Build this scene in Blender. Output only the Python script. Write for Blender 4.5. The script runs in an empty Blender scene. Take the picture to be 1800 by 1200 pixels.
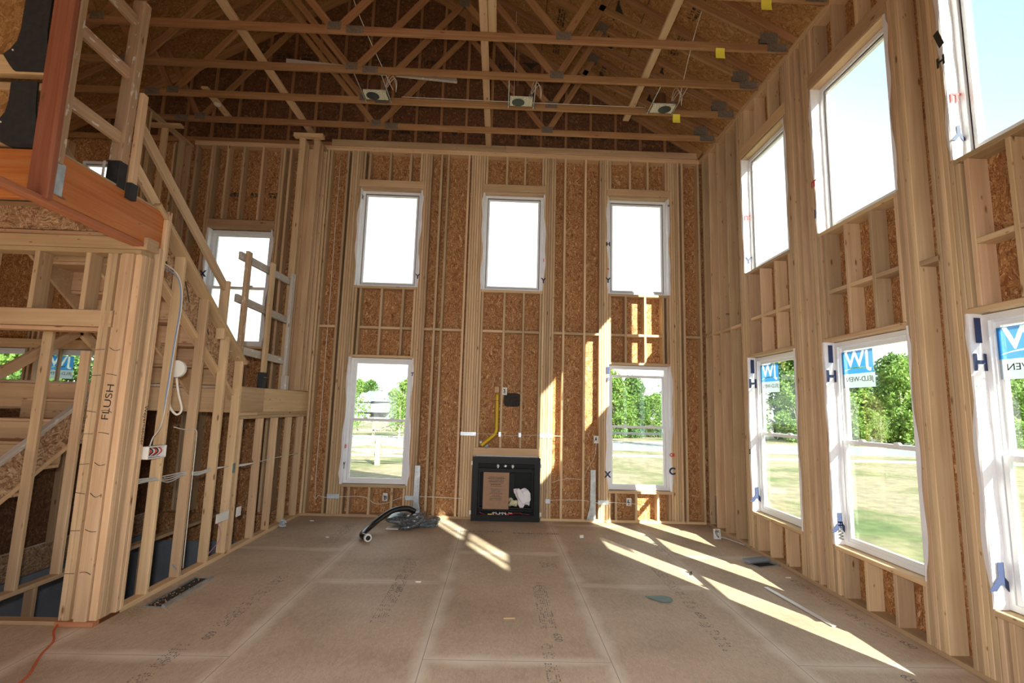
import bpy, bmesh, math, random
from mathutils import Vector, Matrix, Euler
random.seed(7)
SC = bpy.context.scene
COL = SC.collection

# ------------------------------------------------------------------ camera
F_PX, PITCH, YAW, ROLL = 878.2, 0.1318, 0.0231, 0.0278
def cam_axes(p, ya, r):
    cy, sy = math.cos(ya), math.sin(ya)
    f = Vector((sy*math.cos(p), cy*math.cos(p), math.sin(p)))
    rt = Vector((cy, -sy, 0)); up = rt.cross(f)
    return rt*math.cos(r)+up*math.sin(r), -rt*math.sin(r)+up*math.cos(r), f
rt, up, fw = cam_axes(PITCH, YAW, ROLL)
cd = bpy.data.cameras.new('camera'); cam = bpy.data.objects.new('camera', cd); COL.objects.link(cam)
cd.sensor_width = 36; cd.lens = F_PX/1800*36; cd.clip_start = .05; cd.clip_end = 600
cam.matrix_world = Matrix(((rt.x, up.x, -fw.x, 0), (rt.y, up.y, -fw.y, 0), (rt.z, up.z, -fw.z, 1.64), (0, 0, 0, 1)))
SC.camera = cam
# ------------------------------------------------------------------ view, sky, sun, flash
SC.view_settings.view_transform = 'Standard'; SC.view_settings.look = 'None'
SC.view_settings.gamma = 1; SC.view_settings.use_curve_mapping = False
SC.view_settings.exposure = 0.6
W = bpy.data.worlds.new('sky'); SC.world = W; W.use_nodes = True
nt = W.node_tree; nt.nodes.clear()
def N(nt, t, **k):
    n = nt.nodes.new(t)
    for a, b in k.items(): setattr(n, a, b)
    return n
o_ = N(nt, 'ShaderNodeOutputWorld'); b_ = N(nt, 'ShaderNodeBackground'); tc = N(nt, 'ShaderNodeTexCoord')
sp = N(nt, 'ShaderNodeSeparateXYZ'); cr = N(nt, 'ShaderNodeValToRGB'); mx = N(nt, 'ShaderNodeMath', operation='MULTIPLY_ADD')
nt.links.new(tc.outputs['Generated'], sp.inputs[0])
# blue grows with height and towards the sun-side (+x) half of the sky
mx.inputs[1].default_value = 0.55; nt.links.new(sp.outputs['X'], mx.inputs[0]); nt.links.new(sp.outputs['Z'], mx.inputs[2])
nt.links.new(mx.outputs[0], cr.inputs[0]); nt.links.new(cr.outputs[0], b_.inputs[0])
cr.color_ramp.elements[0].position = .52; cr.color_ramp.elements[0].color = (1.0, 1.0, 1.0, 1)
cr.color_ramp.elements[1].position = 1.15; cr.color_ramp.elements[1].color = (.28, .42, .50, 1)
e = cr.color_ramp.elements.new(.8); e.color = (.46, .54, .58, 1)
b_.inputs[1].default_value = 1.6
nt.links.new(b_.outputs[0], o_.inputs[0])
def light(name, typ, loc, energy, color=(1, 1, 1), **k):
    l = bpy.data.lights.new(name, typ); o = bpy.data.objects.new(name, l); COL.objects.link(o)
    o.location = loc; l.energy = energy; l.color = color
    for a, b in k.items(): setattr(l, a, b)
    return o
sun = light('sun', 'SUN', (6, -12, 9), 15, (1.0, .92, .76), angle=.009)
sun.rotation_euler = Vector((-.5, 1.0, -.585)).to_track_quat('-Z', 'Y').to_euler()
# the camera's own flash, a hand's breadth left of and above the lens
flash = light('camera_flash', 'SPOT', (-.10, .02, 1.80), 330, (1.0, .97, .93), shadow_soft_size=.05, spot_size=math.radians(135), spot_blend=1.0)
flash.rotation_euler = Vector((.10, 1.0, -.22)).to_track_quat('-Z', 'Y').to_euler()

# ------------------------------------------------------------------ materials
def mat(name):
    m = bpy.data.materials.new(name); m.use_nodes = True
    t = m.node_tree; t.nodes.clear()
    o = N(t, 'ShaderNodeOutputMaterial'); p = N(t, 'ShaderNodeBsdfPrincipled'); t.links.new(p.outputs[0], o.inputs[0])
    return m, t, p
def ramp(t, fac, stops):
    r = N(t, 'ShaderNodeValToRGB'); els = r.color_ramp.elements
    while len(els) > 1: els.remove(els[-1])
    els[0].position, els[0].color = stops[0][0], (*stops[0][1], 1)
    for p, c in stops[1:]:
        e = els.new(p); e.color = (*c, 1)
    t.links.new(fac, r.inputs[0]); return r.outputs[0]
def mapping(t, scale, coord='Object', loc=None):
    tc = N(t, 'ShaderNodeTexCoord'); m = N(t, 'ShaderNodeMapping'); m.inputs['Scale'].default_value = scale
    t.links.new(tc.outputs[coord], m.inputs[0])
    if loc is not None: t.links.new(loc, m.inputs['Location'])
    return m.outputs[0]
def mixc(t, fac, a, b, blend='MIX'):
    m = N(t, 'ShaderNodeMix', data_type='RGBA', blend_type=blend)
    if isinstance(fac, (int, float)): m.inputs[0].default_value = fac
    else: t.links.new(fac, m.inputs[0])
    for i, v in ((6, a), (7, b)):
        if isinstance(v, tuple): m.inputs[i].default_value = (*v, 1)
        else: t.links.new(v, m.inputs[i])
    return m.outputs[2]
def wood(name, c0, c1, c2, knot=(.20, .10, .045), rough=.7, vary=.28, spec=.3, stain=None):
    m, t, p = mat(name)
    oi = N(t, 'ShaderNodeObjectInfo'); mul = N(t, 'ShaderNodeMath', operation='MULTIPLY'); mul.inputs[1].default_value = 57.0
    t.links.new(oi.outputs['Random'], mul.inputs[0])
    cmb = N(t, 'ShaderNodeCombineXYZ')
    for i in range(3): t.links.new(mul.outputs[0], cmb.inputs[i])
    v = mapping(t, (.7, 20, 20), loc=cmb.outputs[0])
    n = N(t, 'ShaderNodeTexNoise'); n.inputs['Scale'].default_value = 1.6; n.inputs['Detail'].default_value = 5; n.inputs['Distortion'].default_value = .8
    t.links.new(v, n.inputs['Vector'])
    c = ramp(t, n.outputs[0], [(.25, c0), (.5, c1), (.75, c2)])
    # broad patches of colour along the board
    v2 = mapping(t, (1.4, 5, 5), loc=cmb.outputs[0]); n2 = N(t, 'ShaderNodeTexNoise'); n2.inputs['Scale'].default_value = 1.1; t.links.new(v2, n2.inputs['Vector'])
    c = mixc(t, .55, c, ramp(t, n2.outputs[0], [(.3, (.84, .75, .68)), (.7, (1.08, 1.06, 1.03))]), 'MULTIPLY')
    # knots
    v3 = mapping(t, (2.6, 9, 9), loc=cmb.outputs[0]); vo = N(t, 'ShaderNodeTexVoronoi'); vo.inputs['Scale'].default_value = 1.0
    t.links.new(v3, vo.inputs['Vector'])
    k = ramp(t, vo.outputs['Distance'], [(.05, (1, 1, 1)), (.11, (0, 0, 0))])
    c = mixc(t, k, c, knot)
    v5 = mapping(t, (5.5, 14, 14), loc=cmb.outputs[0]); vo5 = N(t, 'ShaderNodeTexVoronoi'); vo5.inputs['Scale'].default_value = 1.0; t.links.new(v5, vo5.inputs['Vector'])
    c = mixc(t, ramp(t, vo5.outputs['Distance'], [(.05, (.8, .8, .8)), (.10, (0, 0, 0))]), c, tuple(x*1.3 for x in knot))
    if stain:
        v4 = mapping(t, (5, 16, 16), loc=cmb.outputs[0]); n4 = N(t, 'ShaderNodeTexNoise'); n4.inputs['Scale'].default_value = 2.2; n4.inputs['Detail'].default_value = 4
        t.links.new(v4, n4.inputs['Vector'])
        c = mixc(t, ramp(t, n4.outputs[0], [(.62, (0, 0, 0)), (.67, (.85, .85, .85))]), c, stain)
    # board to board variation
    hs = N(t, 'ShaderNodeHueSaturation'); mr = N(t, 'ShaderNodeMapRange')
    mr.inputs['To Min'].default_value = 1-vary; mr.inputs['To Max'].default_value = 1+vary*.7
    t.links.new(oi.outputs['Random'], mr.inputs['Value']); t.links.new(mr.outputs[0], hs.inputs['Value'])
    mr2 = N(t, 'ShaderNodeMath', operation='PINGPONG'); mr2.inputs[1].default_value = .05
    t.links.new(oi.outputs['Random'], mr2.inputs[0]); ad = N(t, 'ShaderNodeMath', operation='ADD'); ad.inputs[1].default_value = .475
    t.links.new(mr2.outputs[0], ad.inputs[0]); hm = N(t, 'ShaderNodeMapRange'); hm.inputs['From Min'].default_value = .475; hm.inputs['From Max'].default_value = .525
    hm.inputs['To Min'].default_value = .490; hm.inputs['To Max'].default_value = .504
    t.links.new(ad.outputs[0], hm.inputs['Value']); t.links.new(hm.outputs[0], hs.inputs['Hue'])
    t.links.new(c, hs.inputs['Color']); t.links.new(hs.outputs[0], p.inputs['Base Color'])
    p.inputs['Roughness'].default_value = rough; p.inputs['Specular IOR Level'].default_value = spec
    b = N(t, 'ShaderNodeBump'); b.inputs['Strength'].default_value = .15; t.links.new(n.outputs[0], b.inputs['Height']); t.links.new(b.outputs[0], p.inputs['Normal'])
    return m
def osb(name, cols, sx=(34, 34, 7), scale=1.0, rough=.75):
    m, t, p = mat(name)
    base = mapping(t, (1, 1, 1))
    nz = N(t, 'ShaderNodeTexNoise'); nz.inputs['Scale'].default_value = 5; t.links.new(base, nz.inputs['Vector'])
    def layer(s, seed):
        mp = N(t, 'ShaderNodeMapping'); mp.inputs['Scale'].default_value = s; mp.inputs['Location'].default_value = (seed, seed*.7, seed*1.3)
        ad = N(t, 'ShaderNodeMix', data_type='RGBA', blend_type='LINEAR_LIGHT'); ad.inputs[0].default_value = .12
        t.links.new(base, ad.inputs[6]); t.links.new(nz.outputs[1], ad.inputs[7]); t.links.new(ad.outputs[2], mp.inputs[0])
        v = N(t, 'ShaderNodeTexVoronoi'); v.inputs['Scale'].default_value = scale; v.inputs['Randomness'].default_value = 1
        t.links.new(mp.outputs[0], v.inputs['Vector'])
        s_ = N(t, 'ShaderNodeSeparateColor'); t.links.new(v.outputs['Color'], s_.inputs[0]); return s_.outputs[0], s_.outputs[1], v.outputs['Distance']
    a, a2, d = layer(sx, 1.3); b, b2, d2 = layer(tuple(x*1.9 for x in (sx[2]*2.2, sx[0], sx[0]*.8)), 5.1)
    ca = ramp(t, a, cols); cb = ramp(t, b, cols)
    f = ramp(t, a2, [(.42, (0, 0, 0)), (.5, (1, 1, 1))])
    c = mixc(t, f, ca, cb)
    n = N(t, 'ShaderNodeTexNoise'); n.inputs['Scale'].default_value = 90; n.inputs['Detail'].default_value = 3; t.links.new(base, n.inputs['Vector'])
    c = mixc(t, .5, c, ramp(t, n.outputs[0], [(.35, (.6, .55, .5)), (.65, (1.15, 1.12, 1.1))]), 'MULTIPLY')
    t.links.new(c, p.inputs['Base Color']); p.inputs['Roughness'].default_value = rough
    bp = N(t, 'ShaderNodeBump'); bp.inputs['Strength'].default_value = .25; bp.inputs['Distance'].default_value = .01
    t.links.new(a, bp.inputs['Height']); t.links.new(bp.outputs[0], p.inputs['Normal'])
    return m
def plain(name, col, rough=.5, metal=0, spec=.5, noise=0, nscale=20):
    m, t, p = mat(name); p.inputs['Base Color'].default_value = (*col, 1); p.inputs['Roughness'].default_value = rough
    p.inputs['Metallic'].default_value = metal; p.inputs['Specular IOR Level'].default_value = spec
    if noise:
        v = mapping(t, (1, 1, 1)); n = N(t, 'ShaderNodeTexNoise'); n.inputs['Scale'].default_value = nscale; n.inputs['Detail'].default_value = 5; t.links.new(v, n.inputs['Vector'])
        t.links.new(ramp(t, n.outputs[0], [(.3, tuple(x*(1-noise) for x in col)), (.7, tuple(min(1, x*(1+noise)) for x in col))]), p.inputs['Base Color'])
    return m
M = {}
M['stud'] = wood('spruce_lumber', (.52, .37, .22), (.60, .44, .27), (.68, .515, .335))
M['plate'] = wood('lumber_plate', (.53, .37, .21), (.60, .43, .255), (.66, .49, .305))
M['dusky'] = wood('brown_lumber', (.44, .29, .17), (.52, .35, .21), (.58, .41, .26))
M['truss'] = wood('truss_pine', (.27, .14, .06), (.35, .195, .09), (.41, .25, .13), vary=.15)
M['red'] = wood('red_stained_lumber', (.25, .075, .04), (.32, .11, .065), (.37, .155, .10), vary=.05)
M['splat'] = wood('paint_splattered_lumber', (.38, .25, .16), (.46, .32, .21), (.54, .39, .27), stain=(.72, .70, .66), vary=.1)
M['grey'] = wood('grey_primed_lumber', (.42, .40, .37), (.50, .48, .45), (.58, .55, .52), stain=(.70, .70, .68), vary=.1)
M['orange'] = wood('orange_lvl', (.42, .12, .025), (.52, .18, .05), (.55, .24, .085), vary=.03, rough=.5)
M['rust'] = wood('reddish_plate', (.36, .13, .06), (.44, .18, .09), (.48, .23, .13), vary=.03)
M['osb'] = osb('osb_sheathing', [(0, (.20, .075, .024)), (.3, (.33, .145, .05)), (.6, (.43, .21, .078)), (.86, (.52, .29, .12)), (1, (.70, .48, .26))], sx=(75, 75, 14))
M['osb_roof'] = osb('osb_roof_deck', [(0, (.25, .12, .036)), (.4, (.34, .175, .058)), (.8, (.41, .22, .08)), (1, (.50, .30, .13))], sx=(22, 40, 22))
M['osb_shaded'] = osb('osb_shaded_panel', [(0, (.085, .035, .014)), (.4, (.13, .055, .022)), (.8, (.17, .078, .033)), (1, (.25, .13, .06))], sx=(24, 40, 24))  # darker copy of the strand board; the dim light is put into its colour
M['osb_web'] = osb('osb_web', [(0, (.20, .10, .05)), (.35, (.36, .21, .12)), (.7, (.50, .33, .20)), (1, (.64, .48, .32))], sx=(14, 14, 30), scale=2.0)
M['pvc'] = plain('white_vinyl', (.80, .82, .86), .35)
M['wrap'] = plain('white_house_wrap', (.80, .79, .84), .55, noise=.05, nscale=6)
M['navy'] = plain('navy_print', (.018, .03, .095), .6)
M['redink'] = plain('red_print', (.62, .03, .04), .6)
M['ink'] = plain('black_ink', (.03, .025, .02), .7)
M['black'] = plain('black_steel', (.008, .010, .011), .5, spec=.25)
M['blackin'] = plain('firebox_inner_black', (.012, .015, .016), .6, spec=.25)
M['felt'] = plain('black_felt_paper', (.022, .023, .028), .75, noise=.3)
M['galv'] = plain('galvanised_steel', (.46, .50, .53), .38, metal=.75, noise=.25, nscale=14)
M['plate_m'] = plain('gusset_steel', (.20, .17, .14), .5, metal=.3, noise=.3, nscale=60)
M['alu'] = plain('bright_aluminium', (.75, .77, .80), .3, metal=.5)
M['tape'] = plain('silver_tape', (.60, .68, .76), .35, metal=.3, noise=.15)
M['yellow'] = plain('yellow_gas_pipe', (.62, .40, .01), .4)
M['ytag'] = plain('yellow_tag', (.85, .74, .08), .6)
M['white'] = plain('white_plastic', (.78, .78, .76), .45)
M['wire'] = plain('white_cable', (.74, .70, .62), .5)
M['bluewire'] = plain('blue_cable', (.20, .30, .52), .5)
M['pink'] = plain('pink_cable', (.62, .22, .42), .5)
M['orangecord'] = plain('orange_cord', (.55, .10, .03), .6)
M['hose'] = plain('black_hose', (.010, .010, .012), .22, spec=.7)
M['kraft'] = plain('brown_cardboard', (.36, .22, .14), .8, noise=.06)
M['cream'] = plain('cream_insulation', (.72, .68, .46), .7, noise=.1)
M['concrete'] = plain('grey_concrete', (.22, .25, .30), .9, noise=.12, nscale=4)
M['greenflap'] = plain('green_grey_plastic', (.12, .19, .19), .55, noise=.15)
M['darkhole'] = plain('dark_opening', (.02, .015, .012), .8)
M['duct_shade'] = plain('dusty_shaded_duct', (.028, .022, .018), .8, noise=.7, nscale=40)  # dusty mottle; the depth shade of a hole is put into the colour
M['siding'] = plain('white_siding', (.24, .25, .28), .7)
M['roofgrey'] = plain('grey_roof_shingle', (.15, .16, .19), .8)
M['garage'] = plain('dark_garage_door', (.14, .14, .15), .6)
M['road'] = plain('asphalt', (.24, .24, .26), .9, noise=.06, nscale=1)
M['walk'] = plain('pale_concrete_walk', (.52, .51, .48), .9)
M['bark'] = plain('pale_bark', (.36, .32, .27), .9, noise=.3, nscale=6)
M['fencewood'] = plain('sun_bleached_fence', (.33, .28, .21), .8)
M['lampdark'] = plain('lamp_reflector', (.035, .045, .05), .35, metal=.3)
M['lampcan'] = plain('lamp_can_brown', (.13, .06, .03), .5, metal=.2)
M['speckle'] = plain('speckled_lamp_plate', (.62, .62, .50), .5, noise=.5, nscale=70)
def glassmat(name, tint=(1, 1, 1), refl=.06):
    m = bpy.data.materials.new(name); m.use_nodes = True; t = m.node_tree; t.nodes.clear()
    o = N(t, 'ShaderNodeOutputMaterial'); a = N(t, 'ShaderNodeBsdfTransparent'); g = N(t, 'ShaderNodeBsdfGlossy'); mx = N(t, 'ShaderNodeMixShader')
    a.inputs[0].default_value = (*tint, 1); g.inputs['Roughness'].default_value = .02; mx.inputs[0].default_value = refl
    t.links.new(a.outputs[0], mx.inputs[1]); t.links.new(g.outputs[0], mx.inputs[2]); t.links.new(mx.outputs[0], o.inputs[0]); return m
M['glass'] = glassmat('window_glass', (.90, .96, .95), .05)
def filmmat(name, col, alpha):
    m = bpy.data.materials.new(name); m.use_nodes = True; t = m.node_tree; t.nodes.clear()
    o = N(t, 'ShaderNodeOutputMaterial'); a = N(t, 'ShaderNodeBsdfTransparent'); d = N(t, 'ShaderNodeBsdfDiffuse'); tr = N(t, 'ShaderNodeBsdfTranslucent')
    ad = N(t, 'ShaderNodeMixShader'); mx = N(t, 'ShaderNodeMixShader')
    d.inputs[0].default_value = (*col, 1); tr.inputs[0].default_value = (*col, 1); a.inputs[0].default_value = (1, 1, 1, 1); ad.inputs[0].default_value = .6
    t.links.new(d.outputs[0], ad.inputs[1]); t.links.new(tr.outputs[0], ad.inputs[2]); mx.inputs[0].default_value = alpha
    t.links.new(a.outputs[0], mx.inputs[1]); t.links.new(ad.outputs[0], mx.inputs[2]); t.links.new(mx.outputs[0], o.inputs[0]); return m
M['stickblue'] = filmmat('blue_sticker_film', (.10, .42, .80), .75)
M['stickgrey'] = filmmat('clear_grey_sticker_film', (.60, .66, .72), .6)
M['stickwhite'] = filmmat('white_sticker_print', (.85, .90, .95), .55)
m, t, p = mat('clear_plastic_bag'); p.inputs['Base Color'].default_value = (.10, .12, .14, 1); p.inputs['Roughness'].default_value = .15; p.inputs['Coat Weight'].default_value = .8
nz = N(t, 'ShaderNodeTexNoise'); nz.inputs['Scale'].default_value = 14; nz.inputs['Distortion'].default_value = 2; bp = N(t, 'ShaderNodeBump'); bp.inputs['Strength'].default_value = 1
t.links.new(nz.outputs[0], bp.inputs['Height']); t.links.new(bp.outputs[0], p.inputs['Normal'])
t.links.new(ramp(t, nz.outputs[0], [(.45, (.05, .06, .07)), (.62, (.10, .12, .14)), (.7, (.45, .48, .52))]), p.inputs['Base Color']); M['bag'] = m
def leafmat(name, a, b):
    m, t, p = mat(name); oi = N(t, 'ShaderNodeTexNoise'); oi.inputs['Scale'].default_value = 3.0
    tc = N(t, 'ShaderNodeTexCoord'); t.links.new(tc.outputs['Object'], oi.inputs['Vector'])
    t.links.new(ramp(t, oi.outputs[0], [(.35, a), (.65, b)]), p.inputs['Base Color']); p.inputs['Roughness'].default_value = .6
    p.inputs['Transmission Weight'].default_value = 0
    tr = N(t, 'ShaderNodeBsdfTranslucent'); tr.inputs[0].default_value = (*b, 1); mx = N(t, 'ShaderNodeMixShader'); mx.inputs[0].default_value = .35
    o = [n for n in t.nodes if n.type == 'OUTPUT_MATERIAL'][0]
    t.links.new(p.outputs[0], mx.inputs[1]); t.links.new(tr.outputs[0], mx.inputs[2]); t.links.new(mx.outputs[0], o.inputs[0]); return m
M['leaf'] = leafmat('spring_leaves', (.10, .20, .035), (.24, .36, .08))
M['leaf2'] = leafmat('deep_green_leaves', (.055, .13, .03), (.15, .26, .06))
# lawn
m, t, p = mat('patchy_lawn'); v = mapping(t, (1, 1, 1)); n = N(t, 'ShaderNodeTexNoise'); n.inputs['Scale'].default_value = .25; n.inputs['Detail'].default_value = 6; t.links.new(v, n.inputs['Vector'])
n2 = N(t, 'ShaderNodeTexNoise'); n2.inputs['Scale'].default_value = 3; n2.inputs['Detail'].default_value = 8; t.links.new(v, n2.inputs['Vector'])
c = ramp(t, n.outputs[0], [(.34, (.09, .13, .04)), (.43, (.19, .18, .09)), (.52, (.27, .225, .15))])
c = mixc(t, .6, c, ramp(t, n2.outputs[0], [(.35, (.5, .5, .5)), (.65, (1.2, 1.2, 1.15))]), 'MULTIPLY')
t.links.new(c, p.inputs['Base Color']); p.inputs['Roughness'].default_value = 1; M['lawn'] = m
# subfloor: tan panel, dust along the joints, thin dark joints
m, t, p = mat('osb_subfloor'); v = mapping(t, (1, 1, 1))
n = N(t, 'ShaderNodeTexNoise'); n.inputs['Scale'].default_value = 1.3; n.inputs['Detail'].default_value = 7; t.links.new(v, n.inputs['Vector'])
c = ramp(t, n.outputs[0], [(.3, (.42, .325, .245)), (.5, (.52, .41, .315)), (.7, (.59, .475, .375))])
mp = mapping(t, (22, 9, 1)); vo = N(t, 'ShaderNodeTexVoronoi'); vo.inputs['Scale'].default_value = 3; t.links.new(mp, vo.inputs['Vector'])
s_ = N(t, 'ShaderNodeSeparateColor'); t.links.new(vo.outputs['Color'], s_.inputs[0])
c = mixc(t, .35, c, ramp(t, s_.outputs[0], [(0, (.72, .68, .62)), (1, (1.15, 1.12, 1.08))]), 'MULTIPLY')
n3 = N(t, 'ShaderNodeTexNoise'); n3.inputs['Scale'].default_value = 140; n3.inputs['Detail'].default_value = 3; t.links.new(v, n3.inputs['Vector'])
c = mixc(t, .5, c, ramp(t, n3.outputs[0], [(.35, (.72, .70, .68)), (.65, (1.18, 1.16, 1.14))]), 'MULTIPLY')
sx = N(t, 'ShaderNodeSeparateXYZ'); t.links.new(v, sx.inputs[0])
def mth(op, a, b=None, c_=None):
    q = N(t, 'ShaderNodeMath', operation=op)
    for i, z in enumerate((a, b, c_)):
        if z is None: continue
        if isinstance(z, (int, float)): q.inputs[i].default_value = z
        else: t.links.new(z, q.inputs[i])
    return q.outputs[0]
wv = N(t, 'ShaderNodeTexNoise'); wv.inputs['Scale'].default_value = 2.5; t.links.new(v, wv.inputs['Vector'])
gx = mth('DIVIDE', mth('ADD', sx.outputs[0], .445), 1.24)                       # sheet column, joints run away from the camera
col_i = mth('FLOOR', gx); fx = mth('ABSOLUTE', mth('SUBTRACT', mth('FRACT', mth('ADD', gx, .5)), .5))
dx = mth('MULTIPLY', fx, 1.24)
off = mth('MULTIPLY', mth('FRACT', mth('MULTIPLY', col_i, .5)), 2.44*.98*.84)
gy = mth('DIVIDE', mth('ADD', mth('SUBTRACT', sx.outputs[1], 5.95), off), 2.44)
fy = mth('ABSOLUTE', mth('SUBTRACT', mth('FRACT', mth('ADD', gy, .5)), .5)); dy = mth('MULTIPLY', fy, 2.44)
dmin = mth('MINIMUM', dx, dy)
dust = mth('ADD', dmin, mth('MULTIPLY', mth('SUBTRACT', wv.outputs[0], .5), .16))
c = mixc(t, ramp(t, dust, [(.0, (.65, .65, .65)), (.09, (0, 0, 0))]), c, (.76, .67, .57))
c = mixc(t, ramp(t, dmin, [(.0022, (.85, .85, .85)), (.0034, (0, 0, 0))]), c, (.09, .06, .04))
t.links.new(c, p.inputs['Base Color']); p.inputs['Roughness'].default_value = .62; p.inputs['Specular IOR Level'].default_value = .35; M['floor'] = m
M['smudge'] = plain('faded_floor_print', (.20, .165, .14), .7, noise=.3, nscale=30)

# ------------------------------------------------------------------ object helpers
WL = {}
def reg(o, loc, parent):
    WL[o.name] = Vector(loc)
    if parent is not None:
        o.parent = parent; o.location = Vector(loc)-WL[parent.name]
    else: o.location = loc
def tag(o, label=None, cat=None, group=None, kind=None):
    if label: o['label'] = label
    if cat: o['category'] = cat
    if group: o['group'] = group
    if kind: o['kind'] = kind
    return o
def empty(name, loc=(0, 0, 0), label=None, cat=None, group=None, kind=None):
    o = bpy.data.objects.new(name, None); COL.objects.link(o); o.empty_display_size = .1; reg(o, loc, None); return tag(o, label, cat, group, kind)
def from_bm(name, bm, m, parent=None, loc=(0, 0, 0), smooth=False, label=None):
    me = bpy.data.meshes.new(name); bmesh.ops.recalc_face_normals(bm, faces=bm.faces[:]); bm.to_mesh(me); bm.free()
    me.materials.append(m if not isinstance(m, str) else M[m])
    if smooth:
        for p in me.polygons: p.use_smooth = True
    o = bpy.data.objects.new(name, me); COL.objects.link(o); reg(o, loc, parent)
    if label: o['label'] = label
    return o
def add_box(bm, a, b, mtx=None):
    vs = [bm.verts.new(Vector((x, y, z)) if mtx is None else mtx @ Vector((x, y, z))) for x in (a[0], b[0]) for y in (a[1], b[1]) for z in (a[2], b[2])]
    for f in ((0, 1, 3, 2), (4, 6, 7, 5), (0, 4, 5, 1), (2, 3, 7, 6), (0, 2, 6, 4), (1, 5, 7, 3)): bm.faces.new([vs[i] for i in f])
def cham(bm, L, w, t, c=.004):
    # board of length L along x, chamfered long edges
    hy, hz = t/2, w/2; c = min(c, hy*.4, hz*.4)
    prof = [(-hy+c, -hz), (hy-c, -hz), (hy, -hz+c), (hy, hz-c), (hy-c, hz), (-hy+c, hz), (-hy, hz-c), (-hy, -hz+c)]
    r0 = [bm.verts.new((-L/2, y, z)) for y, z in prof]; r1 = [bm.verts.new((L/2, y, z)) for y, z in prof]
    for i in range(8): bm.faces.new((r0[i], r0[(i+1) % 8], r1[(i+1) % 8], r1[i]))
    bm.faces.new(r0[::-1]); bm.faces.new(r1)
def bx(name, parent, xr, yr, zr, m='stud', label=None):
    """axis-aligned board; its own x axis runs along the longest side (grain)"""
    d = [xr[1]-xr[0], yr[1]-yr[0], zr[1]-zr[0]]; c = Vector(((xr[0]+xr[1])/2, (yr[0]+yr[1])/2, (zr[0]+zr[1])/2))
    k = max(range(3), key=lambda i: abs(d[i])); bm = bmesh.new()
    if k == 0: cham(bm, d[0], d[2], d[1]); rot = (0, 0, 0)
    elif k == 1: cham(bm, d[1], d[2], d[0]); rot = (0, 0, math.pi/2)
    else: cham(bm, d[2], d[0], d[1]); rot = (0, -math.pi/2, 0)
    o = from_bm(name, bm, m, parent, c, label=label); o.rotation_euler = rot; return o
def beam(name, parent, p0, p1, w, t, m='stud', up=(0, 0, 1), label=None, base=None):
    p0, p1 = Vector(p0), Vector(p1); d = p1-p0; X = d.normalized(); Y = Vector(up).cross(X).normalized(); Z = X.cross(Y)
    bm = bmesh.new(); cham(bm, d.length, w, t)
    o = from_bm(name, bm, m, parent, (p0+p1)/2, label=label)
    o.rotation_euler = Matrix((X, Y, Z)).transposed().to_euler(); return o
def tube(name, parent, pts, r, m, n=8, closed_ends=True, label=None, smooth_path=True, bm=None, sub=5):
    P = [Vector(p) for p in pts]
    if smooth_path and len(P) > 2:
        Q = []
        for i in range(len(P)-1):
            a, b, c, d = P[max(i-1, 0)], P[i], P[i+1], P[min(i+2, len(P)-1)]
            for k in range(sub):
                s = k/sub; Q.append(.5*((2*b)+(c-a)*s+(2*a-5*b+4*c-d)*s*s+(3*b-a-3*c+d)*s**3))
        Q.append(P[-1]); P = Q
    own = bm is None
    if own: bm = bmesh.new()
    base = P[0].copy() if own else Vector(); ref = None; prev = None
    for i, p in enumerate(P):
        tdir = (P[min(i+1, len(P)-1)]-P[max(i-1, 0)]).normalized()
        if ref is None: ref = tdir.orthogonal().normalized()
        ref = (ref-tdir*ref.dot(tdir)).normalized(); bi = tdir.cross(ref)
        rr = r(i/(len(P)-1)) if callable(r) else r
        ring = [bm.verts.new(p-base+(ref*math.cos(2*math.pi*k/n)+bi*math.sin(2*math.pi*k/n))*rr) for k in range(n)]
        if prev:
            for k in range(n): bm.faces.new((prev[k], prev[(k+1) % n], ring[(k+1) % n], ring[k]))
        elif closed_ends: bm.faces.new(ring[::-1])
        prev = ring
    if closed_ends: bm.faces.new(prev)
    if own: return from_bm(name, bm, m, parent, base, smooth=True, label=label)
def cyl(bm, c, r, h, n=24, axis='z', r2=None):
    r2 = r if r2 is None else r2; c = Vector(c); A = []
    for s, rr in ((0, r), (h, r2)):
        ring = []
        for k in range(n):
            a = 2*math.pi*k/n; u, v = math.cos(a)*rr, math.sin(a)*rr
            q = {'z': (u, v, s), 'y': (u, s, v), 'x': (s, u, v)}[axis]; ring.append(bm.verts.new(c+Vector(q)))
        A.append(ring)
    for k in range(n): bm.faces.new((A[0][k], A[0][(k+1) % n], A[1][(k+1) % n], A[1][k]))
    bm.faces.new(A[0][::-1]); bm.faces.new(A[1])
def text(name, parent, s, loc, size, m, rot, depth=.0006, sx=1.0, label=None, bold=0.0):
    cu = bpy.data.curves.new('t', 'FONT'); cu.body = s; cu.size = size; cu.align_x = 'CENTER'; cu.align_y = 'CENTER'; cu.extrude = depth; cu.offset = bold
    to = bpy.data.objects.new('t', cu); COL.objects.link(to); dg = bpy.context.evaluated_depsgraph_get()
    me = bpy.data.meshes.new_from_object(to.evaluated_get(dg)); bpy.data.objects.remove(to); me.materials.clear(); me.materials.append(M[m])
    o = bpy.data.objects.new(name, me); COL.objects.link(o); reg(o, loc, parent); o.rotation_euler = rot; o.scale = (sx, 1, 1)
    if label: o['label'] = label
    return o
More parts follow.
